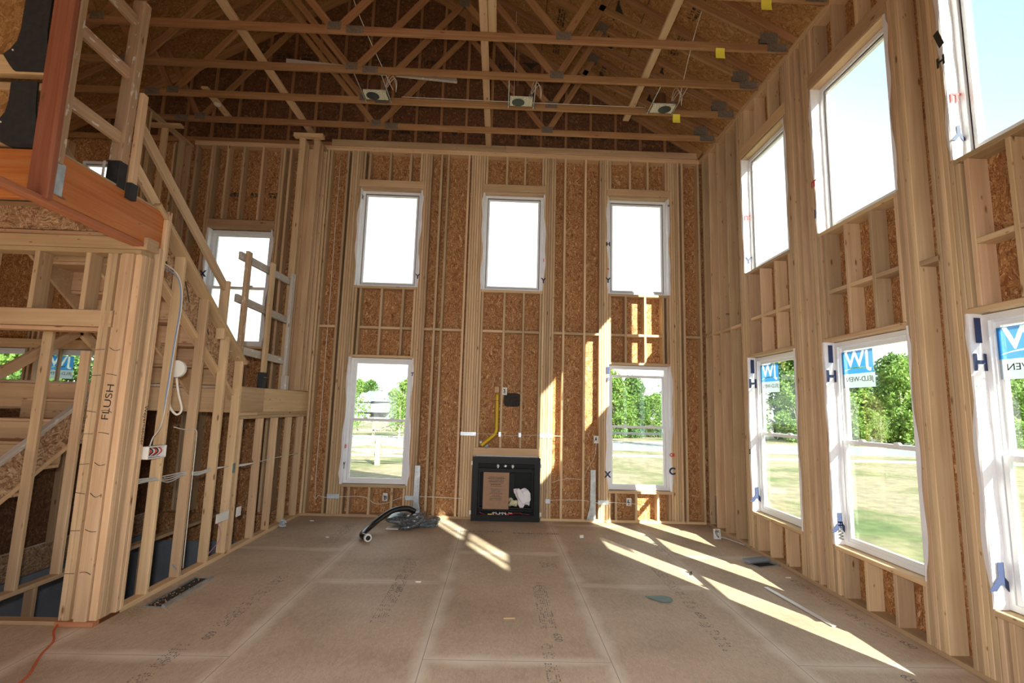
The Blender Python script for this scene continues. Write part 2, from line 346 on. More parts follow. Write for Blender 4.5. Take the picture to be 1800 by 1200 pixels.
def sheet_holes(name, m, axis, at, thick, ur, zr, holes, parent=None, kind=None, label=None):
    """flat sheathing with rectangular openings; axis 'y' = plane y=at, u is x; axis 'x' = plane x=at, u is y"""
    us = sorted({ur[0], ur[1], *[h[0] for h in holes], *[h[1] for h in holes]}); zs = sorted({zr[0], zr[1], *[h[2] for h in holes], *[h[3] for h in holes]})
    us = [u for u in us if ur[0] <= u <= ur[1]]; zs = [z for z in zs if zr[0] <= z <= zr[1]]; bm = bmesh.new()
    for i in range(len(us)-1):
        for j in range(len(zs)-1):
            cu, cz = (us[i]+us[i+1])/2, (zs[j]+zs[j+1])/2
            if any(h[0] < cu < h[1] and h[2] < cz < h[3] for h in holes): continue
            if axis == 'y': add_box(bm, (us[i], at, zs[j]), (us[i+1], at+thick, zs[j+1]))
            else: add_box(bm, (at, us[i], zs[j]), (at+thick, us[i+1], zs[j+1]))
    o = from_bm(name, bm, m, parent, (0, 0, 0) if parent is None else WL[parent.name]*0, label=label)
    if kind: o['kind'] = kind
    return o

# ------------------------------------------------------------------ dimensions
D, XR, XL = 7.62, 3.15, -2.85          # back wall face, right wall face, left partition face
ZT = 5.66                              # underside of the double top plate
S = .0381                              # board thickness
# openings: (name, wall, centre along wall, half width, z0, z1, double hung?)
BW = [(-1.807, .475), (.153, .475), (2.145, .475)]
holes_back = [(c-h, c+h, 3.455, 5.03) for c, h in BW]+[(BW[0][0]-.475, BW[0][0]+.475, .46, 2.34), (BW[2][0]-.475, BW[2][0]+.475, .46, 2.34),
              (-4.60, -3.63, 2.46, 4.29), (-8.02, -7.14, 1.0, 2.33), (-6.93, -6.03, 1.0, 2.33), (-6.75, -6.05, 4.3, 5.36), (-.36, .66, 0, .92)]
RWy = [5.745, 4.245, 2.745]
REAR_W = (-.62, .41, 3.55, 4.95)          # one gridded upper window behind the camera's right shoulder
holes_right = []
for c in RWy: holes_right += [(c-.497, c+.497, 3.455, 5.01), (c-.497, c+.497, .47, 2.35)]
holes_right += [(-1.03, -.21, 3.55, 4.95), (-2.8, -1.8, .47, 2.35), (-4.3, -3.3, .47, 2.35), (-5.8, -4.8, .47, 2.35)]  # the low openings here are added, unseen, to bring in bounce light

# ------------------------------------------------------------------ floor and ground
fl = bmesh.new()
add_box(fl, (-8.5, -6, -.02), (-5.06, D+.14, 0)); add_box(fl, (-5.06, -6, -.02), (3.3, 3.99, 0)); add_box(fl, (-2.86, 3.99, -.02), (3.3, D+.14, 0))
floor = from_bm('floor', fl, 'floor'); tag(floor, 'dusty tan wooden subfloor with dark joints between the sheets', 'floor', kind='structure')
fr = bmesh.new(); add_box(fr, (-2.86, 3.99, -.30), (-2.82, D+.14, -.021)); add_box(fr, (-5.06, 3.95, -.30), (-2.86, 3.99, -.021)); add_box(fr, (-5.10, 3.95, -.30), (-5.06, D, -.021))
tr1 = from_bm('trim_1', fr, 'osb_web'); tag(tr1, 'joists edging the open stairwell below the floor', 'trim', kind='structure')
g = bmesh.new()
prof = [(-40, -1.2), (52, -1.2), (150, -3.7), (330, -3.7)]
for (y0, z0), (y1, z1) in zip(prof, prof[1:]):
    a = [g.verts.new(v) for v in ((-160, y0, z0), (200, y0, z0), (200, y1, z1), (-160, y1, z1))]; g.faces.new(a)
lawn = from_bm('lawn', g, 'lawn'); tag(lawn, 'patchy green and straw coloured lawn outside the windows', 'lawn', kind='structure')
def strip(name, x0, x1, ya, yb, w, z, m, label, cat):
    b = bmesh.new(); n = 12
    pr = None
    for i in range(n+1):
        s = i/n; x = x0+(x1-x0)*s; y = ya+(yb-ya)*s
        c = [b.verts.new((x, y, z+dz)) for y, dz in ((y, 0), (y+w, 0), (y+w, -.05), (y, -.05))]
        if pr:
            for k in range(4): b.faces.new((pr[k], pr[(k+1) % 4], c[(k+1) % 4], c[k]))
        pr = c
    o = from_bm(name, b, m); return tag(o, label, cat, kind='structure')
strip('sidewalk', -60, 90, 29.5, 34.5, 1.3, -1.17, 'walk', 'pale concrete sidewalk crossing the lawn in front of the road', 'sidewalk')
strip('road', -60, 90, 33.0, 41.0, 8.5, -1.16, 'road', 'grey road running past the house beyond the lawn', 'road')
strip('curb', -60, 90, 42.2, 50.2, .8, -1.14, 'walk', 'white far curb along the road below the trees', 'curb')

# ------------------------------------------------------------------ basement below the stairs
b = bmesh.new(); add_box(b, (-5.1, D, -2.7), (-2.7, D+.2, -.38)); add_box(b, (-2.82, 3.8, -2.7), (-2.7, D, -.31)); add_box(b, (-5.2, 3.5, -2.7), (-5.05, D, -.31))
add_box(b, (-5.2, 3.5, -2.8), (-2.7, D+.2, -2.7)); add_box(b, (-5.2, 3.4, -2.8), (-2.7, 3.5, -.31))
wb = from_bm('wall_basement', b, 'concrete'); tag(wb, 'dark blue grey concrete walls at the foot of the open stairwell', 'wall', kind='structure')

# ------------------------------------------------------------------ back wall
wall_back = sheet_holes('wall_back', 'osb', 'y', D+.14, .011, (-8.5, 3.3), (-.42, 5.9), holes_back, kind='structure')
tag(wall_back, 'tall back wall of rust brown strand board behind open studs', 'wall')
Pb = wall_back
b = bmesh.new(); add_box(b, (-5.05, D+.02, -.40), (-2.87, D+.06, -.002)); from_bm('rim_board', b, 'osb', Pb)
def studb(x0, z0, z1, name='stud', m='stud', depth=.14, y=None):
    y = D if y is None else y
    return bx(name, Pb, (x0+.0015, x0+S-.0015), (y+random.uniform(-.002, .002), y+depth-.001), (z0, z1), m)
Z0 = S
full = [-2.855, -2.805, -2.545, -1.050, -.945, -.925+.29, .946, 1.275, 2.843, 3.10]
full = [-2.860, -2.812, -2.545, -1.050, -.940, -.610, .947, 1.275, 2.843, 3.105]
for x in full: studb(x, Z0, ZT)
def packb(x_left, n, name='stud'):
    for i in range(n): studb(x_left+i*S, Z0, ZT, name)
packb(-2.282-5*S, 5); packb(-1.332, 4); packb(-.322-6*S, 6); packb(.628, 5); packb(1.67-4*S, 4); packb(2.62, 5)
# bottom plate broken at the fireplace
bx('bottom_plate', Pb, (-2.86, -.36), (D, D+.139), (0, S), 'plate'); bx('bottom_plate', Pb, (.665, 3.14), (D, D+.139), (0, S), 'plate')
bx('top_plate', Pb, (-4.97, 3.15), (D-.001, D+.139), (ZT, ZT+S-.001), 'plate'); bx('top_plate', Pb, (-4.97, 3.15), (D, D+.139), (ZT+S, ZT+2*S), 'plate')
def cell(x0, x1, z0, z1, crips, hdr, lower_sill=True):
    pass
for i, (c, h) in enumerate(BW):
    L, R = c-h, c+h
    # header above the upper window, cripples up to the plate
    bx('header', Pb, (L-S, R+S), (D-.004, D+.085), (5.065, 5.185), 'plate'); bx('header_plate', Pb, (L, R), (D, D+.138), (5.03, 5.063), 'stud')
    cr = [L+.005, L+.085, L+.085+.325, L+.085+.65, R-S-.003] if i == 0 else [L+.003, L+.325, L+.325+.29, R-S-.003]
    for x in cr: studb(x, 5.187, ZT, 'cripple_stud')
    # sill below the upper window
    bx('sill_plate', Pb, (L, R), (D-.003, D+.138), (3.415, 3.452), 'plate')
    if i != 1:
        mid = [L+.075, L+.40, L+.73] if i == 0 else [L+.26-.01, L+.555, L+.84]
        lo = 2.38
    else:
        mid = [L+.345, L+.345+.30]; lo = 1.045
    mids = sorted([L+.003]+mid+[R-S-.003])
    for x in mids: studb(x, lo, 3.413, 'cripple_stud')
    seg = sorted([L]+mids+[R])
    for a, b2 in zip(mids, mids[1:]):
        if b2-a > .1: bx('blocking', Pb, (a+S, b2), (D+.002, D+.135), (2.785, 2.823), 'stud')
    if i != 1:
        bx('header_plate', Pb, (L, R), (D-.004, D+.138), (2.342, 2.378), 'plate')
        bx('sill_plate', Pb, (L, R), (D-.004, D+.138), (.42, .457), 'plate')
        for x in sorted([L+.003, L+.10, L+.40, L+.73, R-S-.003]): studb(x, Z0, .419, 'cripple_stud')
# fireplace header
bx('header', Pb, (-.36, .665), (D-.006, D+.135), (.925, 1.042), 'plate')
for a, b2 in ((-2.505, -2.475), (-1.18, -1.05), (-1.012, -.94), (-.902, -.61), (-.572, -.551), (.819, .947), (.985, 1.275), (1.313, 1.517), (2.81, 2.843), (2.881, 3.105), (-2.774, -2.545)):
    if b2-a > .05: bx('blocking', Pb, (a, b2), (D+.002, D+.135), (2.785, 2.823), 'stud')
# stair bay studs of the back wall and the kitchen beyond
for x in (-3.02, -3.30, -3.46, -3.56, -3.60, -4.66, -4.70, -4.95, -5.3, -5.7, -5.98, -6.97, -7.05, -7.11, -8.06, -8.4):
    studb(x, Z0, ZT, depth=.138)
for x in (-3.90, -4.20): studb(x, 4.45, ZT, 'cripple_stud'); studb(x, Z0, 2.42, 'cripple_stud')
for x in (-4.45,): studb(x, 4.45, ZT, 'cripple_stud'); studb(x, Z0, 2.42, 'cripple_stud')
bx('header', Pb, (-4.63, -3.60), (D-.004, D+.10), (4.30, 4.44), 'plate'); bx('sill_plate', Pb, (-4.62, -3.61), (D, D+.138), (2.42, 2.457), 'plate')
bx('header', Pb, (-8.1, -6.0), (D-.004, D+.10), (2.335, 2.47), 'plate')
for x in (-6.62,): studb(x, .04, 2.33, 'cripple_stud', depth=.05)
# ------------------------------------------------------------------ gable truss over the back wall
PEAK, RZ, SL = -1.95, 5.95, .6          # roof deck underside: z = RZ + SL*(3.17-x)
def roofz(x): return RZ+SL*(3.17-x) if x > PEAK else RZ+SL*(3.17-PEAK)-SL*(PEAK-x)
gb = bmesh.new()
pts = [(-7.2, 5.75), (3.28, 5.75), (3.28, roofz(3.28)-.005), (PEAK, roofz(PEAK)-.005), (-7.2, roofz(-7.2)-.005)]
for y in (D+.141, D+.152): pass
va = [gb.verts.new((x, D+.093, z)) for x, z in pts]; vb = [gb.verts.new((x, D+.105, z)) for x, z in pts]
gb.faces.new(va[::-1]); gb.faces.new(vb)
for i in range(5): gb.faces.new((va[i], va[(i+1) % 5], vb[(i+1) % 5], vb[i]))
gt = empty('gable_truss', (0, D, ZT+2*S), 'end truss with close upright studs and printed strand board on top of the back wall', 'truss')
from_bm('gable_sheathing', gb, 'osb_shaded', gt)
bx('bottom_chord', gt, (-7.1, 3.15), (D+.05, D+.089), (ZT+2*S, ZT+2*S+.089), 'truss')
# light ledger board lying in front of it
bx('ledger', gt, (-2.80, -.02), (D-.02, D+.049), (ZT+2*S, ZT+2*S+.10), 'stud'); bx('ledger', gt, (-.015, 3.10), (D-.02, D+.049), (ZT+2*S, ZT+2*S+.10), 'stud')
x = .128-.41*16
while x < 3.0:
    bx('truss_stud', gt, (x, x+.045), (D+.055, D+.088), (ZT+2*S+.089, roofz(x)-.15), 'truss'); x += .41
beam('top_chord', gt, (3.2, D+.07, roofz(3.2)-.08), (PEAK, D+.07, roofz(PEAK)-.08), .14, .037, 'truss'); beam('top_chord', gt, (-7.1, D+.07, roofz(-7.1)-.08), (PEAK, D+.07, roofz(PEAK)-.08), .14, .037, 'truss')
# illegible black mill prints
def print_mark(parent, x0, z0, y, w, h, seed, tri=True):
    r = random.Random(seed); bm = bmesh.new(); n = int(w/.02)
    kind = r.random() if tri else 1
    if kind < .22:
        v = [bm.verts.new(p) for p in ((-w*.35, 0, h*.25), (w*.35, 0, h*.25), (0, 0, -h*.5))]; bm.faces.new(v)
        bm.verts.ensure_lookup_table(); bmesh.ops.delete(bm, geom=bm.verts[:], context='VERTS')
        q = [(-w*.5, h*.5), (w*.5, h*.5), (w*.5, h*.3), (w*.35, h*.25), (0, -h*.5), (-w*.35, h*.25), (-w*.5, h*.3)]; bm.faces.new([bm.verts.new((a, 0, c)) for a, c in q])
    else:
        rows = r.choice((1, 2, 3))
        for j in range(rows):
            for i in range(n):
                if r.random() < .18: continue
                a = i*.02-w/2; zz = -h/2+j*h/rows; hh = h/rows*.8
                add_box(bm, (a, 0, zz), (a+r.uniform(.004, .015), .0006, zz+hh*r.uniform(.6, 1)))
                if r.random() < .6: add_box(bm, (a, 0, zz+hh*r.uniform(0, .7)), (a+.018, .0006, zz+hh*r.uniform(.75, .95)))
    return from_bm('printed_mark', bm, 'ink', parent, (x0, y, z0))
k = 0; x = .128-.41*12
while x < 2.6:
    if k % 6 != 5: print_mark(gt, x+.24, 6.09+.02*math.sin(k), D+.091, .27, .13, 40+k)
    if k % 5 in (1, 2, 3): print_mark(gt, x+.24, 7.33, D+.091, .26, .13, 90+k) if x < .2 else None
    x += .41; k += 1
for i, x in enumerate((-4.33, -4.0, -3.72, -3.45, -3.1)): print_mark(wall_back, x, 4.92, D+.1375, .16, .10, 200+i, tri=False)

# ------------------------------------------------------------------ roof deck
def deck(name, xa, xb, label):
    bm = bmesh.new(); y0, y1 = -6.0, D+.16
    za, zb = roofz(xa), roofz(xb)
    v = [bm.verts.new(p) for p in ((xa, y0, za), (xb, y0, zb), (xb, y1, zb), (xa, y1, za), (xa, y0, za+.012), (xb, y0, zb+.012), (xb, y1, zb+.012), (xa, y1, za+.012))]
    for f in ((0, 3, 2, 1), (4, 5, 6, 7), (0, 1, 5, 4), (1, 2, 6, 5), (2, 3, 7, 6), (3, 0, 4, 7)): bm.faces.new([v[i] for i in f])
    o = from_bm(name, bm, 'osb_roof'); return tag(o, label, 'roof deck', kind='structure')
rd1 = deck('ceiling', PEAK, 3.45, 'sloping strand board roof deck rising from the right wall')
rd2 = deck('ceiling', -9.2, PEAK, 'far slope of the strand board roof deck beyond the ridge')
# prints and joints on the right slope
def deck_mark(x, y, seed):
    o = print_mark(rd1, x, roofz(x)-.002, y, .34, .13, seed); o.rotation_euler = (math.pi/2, 0, 0)
    a = math.atan(SL); o.rotation_euler = Euler((-math.pi/2, 0, 0)).to_matrix().to_4x4().to_euler()
    o.rotation_euler = (Matrix.Rotation(a, 3, 'Y') @ Matrix.Rotation(math.pi/2, 3, 'Z') @ Matrix.Rotation(-math.pi/2, 3, 'X')).to_euler()
for i, y in enumerate((4.75, 5.43, 6.07, 6.70, 7.3)):
    deck_mark(2.25, y, 300+i); deck_mark(.75, y, 320+i); deck_mark(1.47, y, 340+i)
for x in (1.75, .53, -.69):
    beamo = bx('deck_joint', rd1, (x-.004, x+.004), (-2, D), (roofz(x)-.004, roofz(x)-.001), 'ink')

# ------------------------------------------------------------------ roof trusses
def gusset(parent, x, y, z, w, h, rot=0):
    bm = bmesh.new(); add_box(bm, (-w/2, -.0215, -h/2), (w/2, -.0195, h/2)); n = int(w/.018)
    for i in range(n): add_box(bm, (-w/2+i*.018+.004, -.0235, -h/2+.006), (-w/2+i*.018+.010, -.0215, h/2-.006))
    add_box(bm, (-w/2, .0195, -h/2), (w/2, .0215, h/2))
    o = from_bm('gusset_plate', bm, 'plate_m', parent, (x, y, z)); o.rotation_euler = (0, rot, 0); return o
def truss(y, label):
    t = empty('roof_truss', (0, y, ZT+S*2), label, 'roof truss', 'roof trusses crossing the room')
    zb = 5.70; za = roofz
    zc = zb+.045
    bx('bottom_chord', t, (-7.1, -1.80), (y-.019, y+.019), (zb, zb+.089), 'truss'); bx('bottom_chord', t, (-1.795, 3.26), (y-.019, y+.019), (zb, zb+.089), 'truss')
    off = .055
    beam('top_chord', t, (3.3, y, za(3.3)-off), (PEAK+.02, y, za(PEAK+.02)-off), .089, .037, 'truss'); beam('top_chord', t, (-7.15, y, za(-7.15)-off), (PEAK-.02, y, za(PEAK-.02)-off), .089, .037, 'truss')
    # wedge member over the heel
    beam('heel_member', t, (3.05, y, zb+.12), (1.10, y, za(1.10)-.42), .089, .036, 'truss')
    def web(x0, z0, x1, z1): beam('web', t, (x0, y, z0), (x1, y, z1), .080, .036, 'truss')
    web(.63, zc+.05, 1.30, za(1.30)-.11); web(.55, zc+.05, -.62, 7.27); web(-1.88, zc+.05, -.70, 7.22); web(-.65, 7.28, -.65, za(-.65)-.11)
    web(-2.0, zc+.05, -3.20, 7.25); web(-4.5, zc+.05, -3.25, 7.3); web(-4.57, zc+.05, -5.2, za(-5.2)-.11); web(-3.25, 7.32, -3.25, za(-3.25)-.11); web(-1.95, 7.9, -1.95, za(PEAK)-.11)
    gusset(t, .60, y, zc+.035, .17, .10); gusset(t, -1.95, y, zc+.035, .15, .10); gusset(t, -1.72, y, zc, .19, .09); gusset(t, -4.53, y, zc+.035, .16, .10); gusset(t, -4.8, y, zc, .19, .09)
    gusset(t, 3.02, y, zb+.05, .22, .10); gusset(t, 2.93, y, zb+.17, .20, .13)
    gusset(t, 1.30, y, za(1.3)-.09, .16, .12, math.atan(SL)); gusset(t, -.65, y, 7.28, .14, .14)
    return t
tl = {7.01: 'pine roof truss nearest the back wall, its bottom board just above the wall plate', 6.385: 'second pine roof truss from the back wall, behind the round ceiling lamps',
      5.76: 'third pine roof truss from the back wall, in front of the ceiling lamps', 5.10: 'fourth pine roof truss from the back wall, with a small yellow tag at its right',
      4.40: 'pine roof truss nearest the camera, at the very top of the photo'}
TY = [7.01, 6.385, 5.76, 5.10, 4.40]
TR = {y: truss(y, tl[y]) for y in TY}
# long braces lying across the bottom chords
def brace(x, w, y0, y1, z, label):
    o = bx('long_brace', None, (x-w/2, x+w/2), (y0, y1), (z, z+.038), 'stud'); return tag(o, label, 'brace', 'long boards laid across the trusses')
brace(-.29, .089, 4.35, D-.03, 5.79, 'middle light board laid across all the trusses down to the back wall')
brace(-.195, .089, 4.35, 5.2, 5.79, 'short doubled board beside the middle board at the top of the photo')
brace(-3.05, .10, 4.3, 7.4, 5.79, 'left light board laid across the trusses above the stairs')
brace(1.71, .089, 4.3, 6.7, 5.79, 'right light board laid across the trusses above the right lamp')
o = beam('diagonal_brace', None, (-4.15, 7.15, 5.812), (-4.10, 6.35, 5.812), .089, .035, 'stud', up=(1, 0, 0)); tag(o, 'short light board lying above the stairs with a white disc on it', 'brace')
o = beam('slanting_brace', None, (-2.9, 6.05, 6.02), (-.75, 6.68, 6.30), .089, .036, 'grey', up=(0, .3, 1)); tag(o, 'pale grey board slanting between the trusses left of the middle', 'brace')
for i, (x, y, z, lb) in enumerate(((2.52, 4.378, 5.655, 'yellow paper tag hanging from the truss nearest the camera'), (2.37, 5.078, 5.655, 'yellow paper tag hanging from the fourth truss from the back wall'), (2.33, 6.362, 5.655, 'yellow paper tag hanging just right of the right ceiling lamp'))):
    bm = bmesh.new(); pr = None
    for k in range(7):
        s = k/6; c = [bm.verts.new((dx_, .012*math.sin(s*2.5)+e_, .06-.12*s)) for dx_, e_ in ((-.05, 0), (.05+.006*s, 0), (.05+.006*s, .0015), (-.05, .0015))]
        if pr:
            for j in range(4): bm.faces.new((pr[j], pr[(j+1) % 4], c[(j+1) % 4], c[j]))
        else: bm.faces.new(c)
        pr = c
    bm.faces.new(pr[::-1])
    tag(from_bm('yellow_tag', bm, 'ytag', None, (x, y, z)), lb, 'tag', 'yellow tags on the trusses')

# ------------------------------------------------------------------ right wall
wall_right = sheet_holes('wall_right', 'osb', 'x', XR+.14, .011, (-6, D+.15), (-.02, 5.73), holes_right, kind='structure')
tag(wall_right, 'tall right wall of open studs with two rows of windows', 'wall'); Pr = wall_right
def studr(y0, z0, z1, name='stud', m='stud', depth=.14): return bx(name, Pr, (XR+random.uniform(-.002, .002), XR+depth-.001), (y0+.0015, y0+S-.0015), (z0, z1), m)
for y in (7.50, 7.25, 6.98, 6.675): studr(y, Z0, ZT)
for i, c in enumerate(RWy):
    a, b2 = c-.497, c+.497
    n1, n2 = ((4, 4), (4, 4), (5, 4))[i]
    for k in range(n1): studr(b2+k*S, Z0, ZT)
    for k in range(n2): studr(a-(k+1)*S, Z0, ZT)
    if i == 0: studr(4.98, Z0, ZT)
    bx('header', Pr, (XR-.004, XR+.085), (a-S, b2+S), (5.045, 5.185), 'plate'); bx('header_plate', Pr, (XR, XR+.138), (a, b2), (5.012, 5.043), 'stud')
    bx('sill_plate', Pr, (XR-.003, XR+.138), (a, b2), (3.415, 3.452), 'plate'); bx('header_plate', Pr, (XR-.004, XR+.138), (a, b2), (2.352, 2.388), 'plate')
    bx('sill_plate', Pr, (XR-.006, XR+.138), (a, b2), (.43, .467), 'plate')
    cr = sorted([a+.003, a+.285, a+.60, a+.77 if i == 0 else a+.90, b2-S-.003]); cr = sorted([a+.003, a+.285, a+.603, b2-.11, b2-S-.003])
    for y in cr: studr(y, 5.187, ZT, 'cripple_stud'); studr(y, 2.39, 3.413, 'cripple_stud'); studr(y, Z0, .429, 'cripple_stud')
    for y0, y1 in zip(cr, cr[1:]):
        if y1-y0 > .12: bx('blocking', Pr, (XR+.002, XR+.135), (y0+S, y1), (2.81, 2.848), 'stud')
for k in range(14): studr(1.74-.305*k-.02*(k > 5), Z0, ZT) if not (-1.1 < 1.74-.305*k < -.15) else studr(1.74-.305*k, Z0, 3.5)
for y0, y1 in ((7.30, 7.50), (7.02, 7.25), (6.715, 6.98), (6.40, 6.675), (3.42, 3.59)):
    bx('blocking', Pr, (XR+.002, XR+.135), (y0, y1), (2.785, 2.823), 'stud')
bx('bottom_plate', Pr, (XR-.002, XR+.139), (-6, D), (0, S), 'plate'); bx('top_plate', Pr, (XR-.002, XR+.139), (-6, D), (ZT, ZT+S-.001), 'plate'); bx('top_plate', Pr, (XR, XR+.139), (-6, D), (ZT+S, ZT+2*S-.001), 'plate')
for i, (y, t_) in enumerate(((7.13, 'xix'), (6.85, 'vila'))): 
    print_mark(wall_right, XR+.06, 3.03, y, .09, .035, 400+i)

# ------------------------------------------------------------------ windows
def ring(bm, w0, w1, z0, z1, th, y0, y1):
    add_box(bm, (w0, y0, z0), (w0+th, y1, z1)); add_box(bm, (w1-th, y0, z0), (w1, y1, z1)); add_box(bm, (w0+th, y0, z0), (w1-th, y1, z0+th)); add_box(bm, (w0+th, y0, z1-th), (w1-th, y1, z1))
def wavy(side, hw, z0, z1, seed, face=.045, inn=.094):
    """folded house wrap: lies on the stud face, turns over the edge and lines the jamb. local frame: y=0 interior face, +y outwards"""
    r = random.Random(seed); bm = bmesh.new(); n = 26; pr = None; ph = r.uniform(0, 6)
    for i in range(n+1):
        s = i/n; z = z0+(z1-z0)*s; f = face*(.55+.35*math.sin(s*7+ph)+.25*math.sin(s*17+ph*2)); f = max(.004, f)*(1 if .04 < s < .96 else .6)
        w = .006*math.sin(s*23+ph)
        prof = [(hw+f, -.006), (hw+.004, -.009+w*.3), (hw-.006, -.004), (hw-.010+w, inn*.5), (hw-.006, inn), (hw-.001, inn), (hw-.003+w*.5, inn*.5), (hw-.0005, .001), (hw+.004, -.005), (hw+f, -.003)]
        ringv = [bm.verts.new((side*a, b, z)) for a, b in prof]
        if pr:
            m_ = len(prof)
            for k in range(m_): bm.faces.new((pr[k], pr[(k+1) % m_], ringv[(k+1) % m_], ringv[k]))
        else: bm.faces.new(ringv[::-1])
        pr = ringv
    bm.faces.new(pr); return bm
WN = [0]
FILM = []
def sticker_film():
    # blue film with the letters and the swoosh cut out of it
    if not FILM:
        bm = bmesh.new(); add_box(bm, (-.165, -.0005, -.105), (.165, .0005, .105)); me = bpy.data.meshes.new('f'); bm.to_mesh(me); bm.free()
        o = bpy.data.objects.new('f', me); COL.objects.link(o)
        c = text('c', None, 'JW', (0, 0, .02), .20, 'ink', (math.pi/2, 0, 0), depth=.01, sx=1, bold=.004); c.scale = (-1, 1, 1)
        b2 = bmesh.new(); pts = [(-.15+.30*k/14, -.075+.028*math.sin(math.pi*k/14)**.8 if 0 < k < 14 else -.075) for k in range(15)]
        lo = [b2.verts.new((x, -.01, z-.001-.009*math.sin(math.pi*k/14))) for k, (x, z) in enumerate(pts)]; hi = [b2.verts.new((x, -.01, z+.001)) for x, z in pts]
        for k in range(14): b2.faces.new((lo[k], lo[k+1], hi[k+1], hi[k]))
        r_ = bmesh.ops.extrude_face_region(b2, geom=b2.faces[:]); bmesh.ops.translate(b2, verts=[v for v in r_['geom'] if isinstance(v, bmesh.types.BMVert)], vec=(0, .02, 0)); bmesh.ops.recalc_face_normals(b2, faces=b2.faces[:])
        m2 = bpy.data.meshes.new('s'); b2.to_mesh(m2); b2.free(); o2 = bpy.data.objects.new('s', m2); COL.objects.link(o2)
        for t_ in (c, o2):
            md = o.modifiers.new('b', 'BOOLEAN'); md.operation = 'DIFFERENCE'; md.object = t_; md.solver = 'EXACT'
        bpy.context.view_layer.update(); dg = bpy.context.evaluated_depsgraph_get(); FILM.append(bpy.data.meshes.new_from_object(o.evaluated_get(dg)))
        for t_ in (o, c, o2): bpy.data.objects.remove(t_)
    bm = bmesh.new(); bm.from_mesh(FILM[0]); return bm
def window(wall, u, hw, z0, z1, hung, label, sticker=False, drop=0, flaps=True, marks=()):
    WN[0] += 1
    fb = bmesh.new(); h = hw-.004; fy = .088; ring(fb, -h, h, z0+.004, z1-.004, .042, fy, fy+.068)
    ring(fb, -h+.042, h-.042, z0+.046, z1-.046, .012, fy+.02, fy+.05)
    root = from_bm('window_%d' % WN[0], fb, 'pvc'); tag(root, label, 'window', kind='structure')
    zc = (z0+z1)/2
    def sash(za, zb, y0, nm='sash'):
        b = bmesh.new(); ring(b, -h+.045, h-.045, za, zb, .036, y0, y0+.03); s = from_bm(nm, b, 'pvc', root)
        g = bmesh.new(); add_box(g, (-h+.08, y0+.012, za+.035), (h-.08, y0+.016, zb-.035)); from_bm('glass_pane', g, 'glass', s)
        return s
    if hung:
        up_ = sash(zc-.018-drop, z1-.048-drop, fy+.040, 'upper_sash'); lo = sash(z0+.046, zc+.018, fy+.008, 'lower_sash')
        for sx_ in (-.2, .2):
            b = bmesh.new(); add_box(b, (sx_-.03, fy-.004, zc+.0185), (sx_+.03, fy+.022, zc+.030)); add_box(b, (sx_-.012, fy-.010, zc+.030), (sx_+.03, fy+.012, zc+.037)); from_bm('sash_lock', b, 'pvc', lo)
    else: sash(z0+.045, z1-.045, fy+.02)
    if sticker:
        yy = fy+.036; L = -h+.09; st = empty('window_sticker', (0, 0, 0)); del WL[st.name]; bpy.data.objects.remove(st)
        zt = z1-.10; rot = (math.pi/2, 0, 0)
        st = from_bm('window_sticker', sticker_film(), 'stickblue', root, (L+.165, yy, zt-.105), label='blue film sticker stuck in the top corner of the glass')
        st.scale = (1.2, 1, 1)
        text('sticker_letters', st, 'JW', (L+.165, yy-.0002, zt-.085), .20, 'stickwhite', rot, sx=-1, bold=.004)
        b = bmesh.new(); add_box(b, (L+.0, yy, zt-.34), (L+.34, yy+.001, zt-.2105)); from_bm('sticker_band', b, 'stickgrey', st)
        text('sticker_letters', st, 'JELD-WEN', (L+.18, yy-.0012, zt-.265), .062, 'ink', rot, sx=-1, depth=.0004)
    if flaps:
        for sd in (-1, 1):
            from_bm('house_wrap_flap', wavy(sd, hw, z0+.002, z1+.004, WN[0]*7+sd), 'wrap', root, smooth=False)
    fl_ = [c for c in root.children if c.name.startswith('house_wrap_flap')]
    for (sd, kindf, s, z, size, mm, rz) in marks:
        fp = fl_[0 if sd < 0 else 1]
        if kindf == 'jamb':   # on the jamb lining, facing the room centre
            rot = (Matrix.Rotation((math.pi/2)*(-1 if sd > 0 else 1), 3, 'Z') @ Matrix.Rotation(math.pi/2, 3, 'X') @ Matrix.Rotation(rz, 3, 'Z')).to_euler()
            loc = (sd*(hw-.0165), .045, z)
        else:
            rot = (Matrix.Rotation(math.pi/2, 3, 'X') @ Matrix.Rotation(rz, 3, 'Z')).to_euler(); loc = (sd*(hw+.012), -.0125, z)
        if s == '|':
            b = bmesh.new(); add_box(b, (-.022, -size/2, 0), (.022, size/2, .001)); o = from_bm('printed_letter', b, mm, fp, loc); o.rotation_euler = rot
        else: text('printed_letter', fp, s, loc, size, mm, rot, bold=.004*size/.1)
    if wall == 'back': root.location = (u, D, 0)
    else: root.location = (XR, u, 0); root.rotation_euler = (0, 0, -math.pi/2)
    return root
HI = [(-1, 'jamb', '|', 2.24, .17, 'navy', 0), (-1, 'jamb', 'H', 2.02, .15, 'navy', 0), (-1, 'jamb', 'Y', .68, .23, 'navy', math.pi)]
window('right', RWy[0], .497, .47, 2.35, True, 'lower right-wall window nearest the back corner, saplings and road outside', True, marks=HI+[(-1, 'face', 'S', 1.18, .08, 'ink', 0)])
window('right', RWy[1], .497, .47, 2.35, True, 'middle lower window of the right wall with a clear blue sticker and dense trees outside', True, marks=HI+[(-1, 'jamb', 'FlexW', .60, .06, 'ink', -math.pi/2)])
window('right', RWy[2], .497, .47, 2.35, True, 'lower right-wall window cut by the right edge of the photo', True, marks=HI)
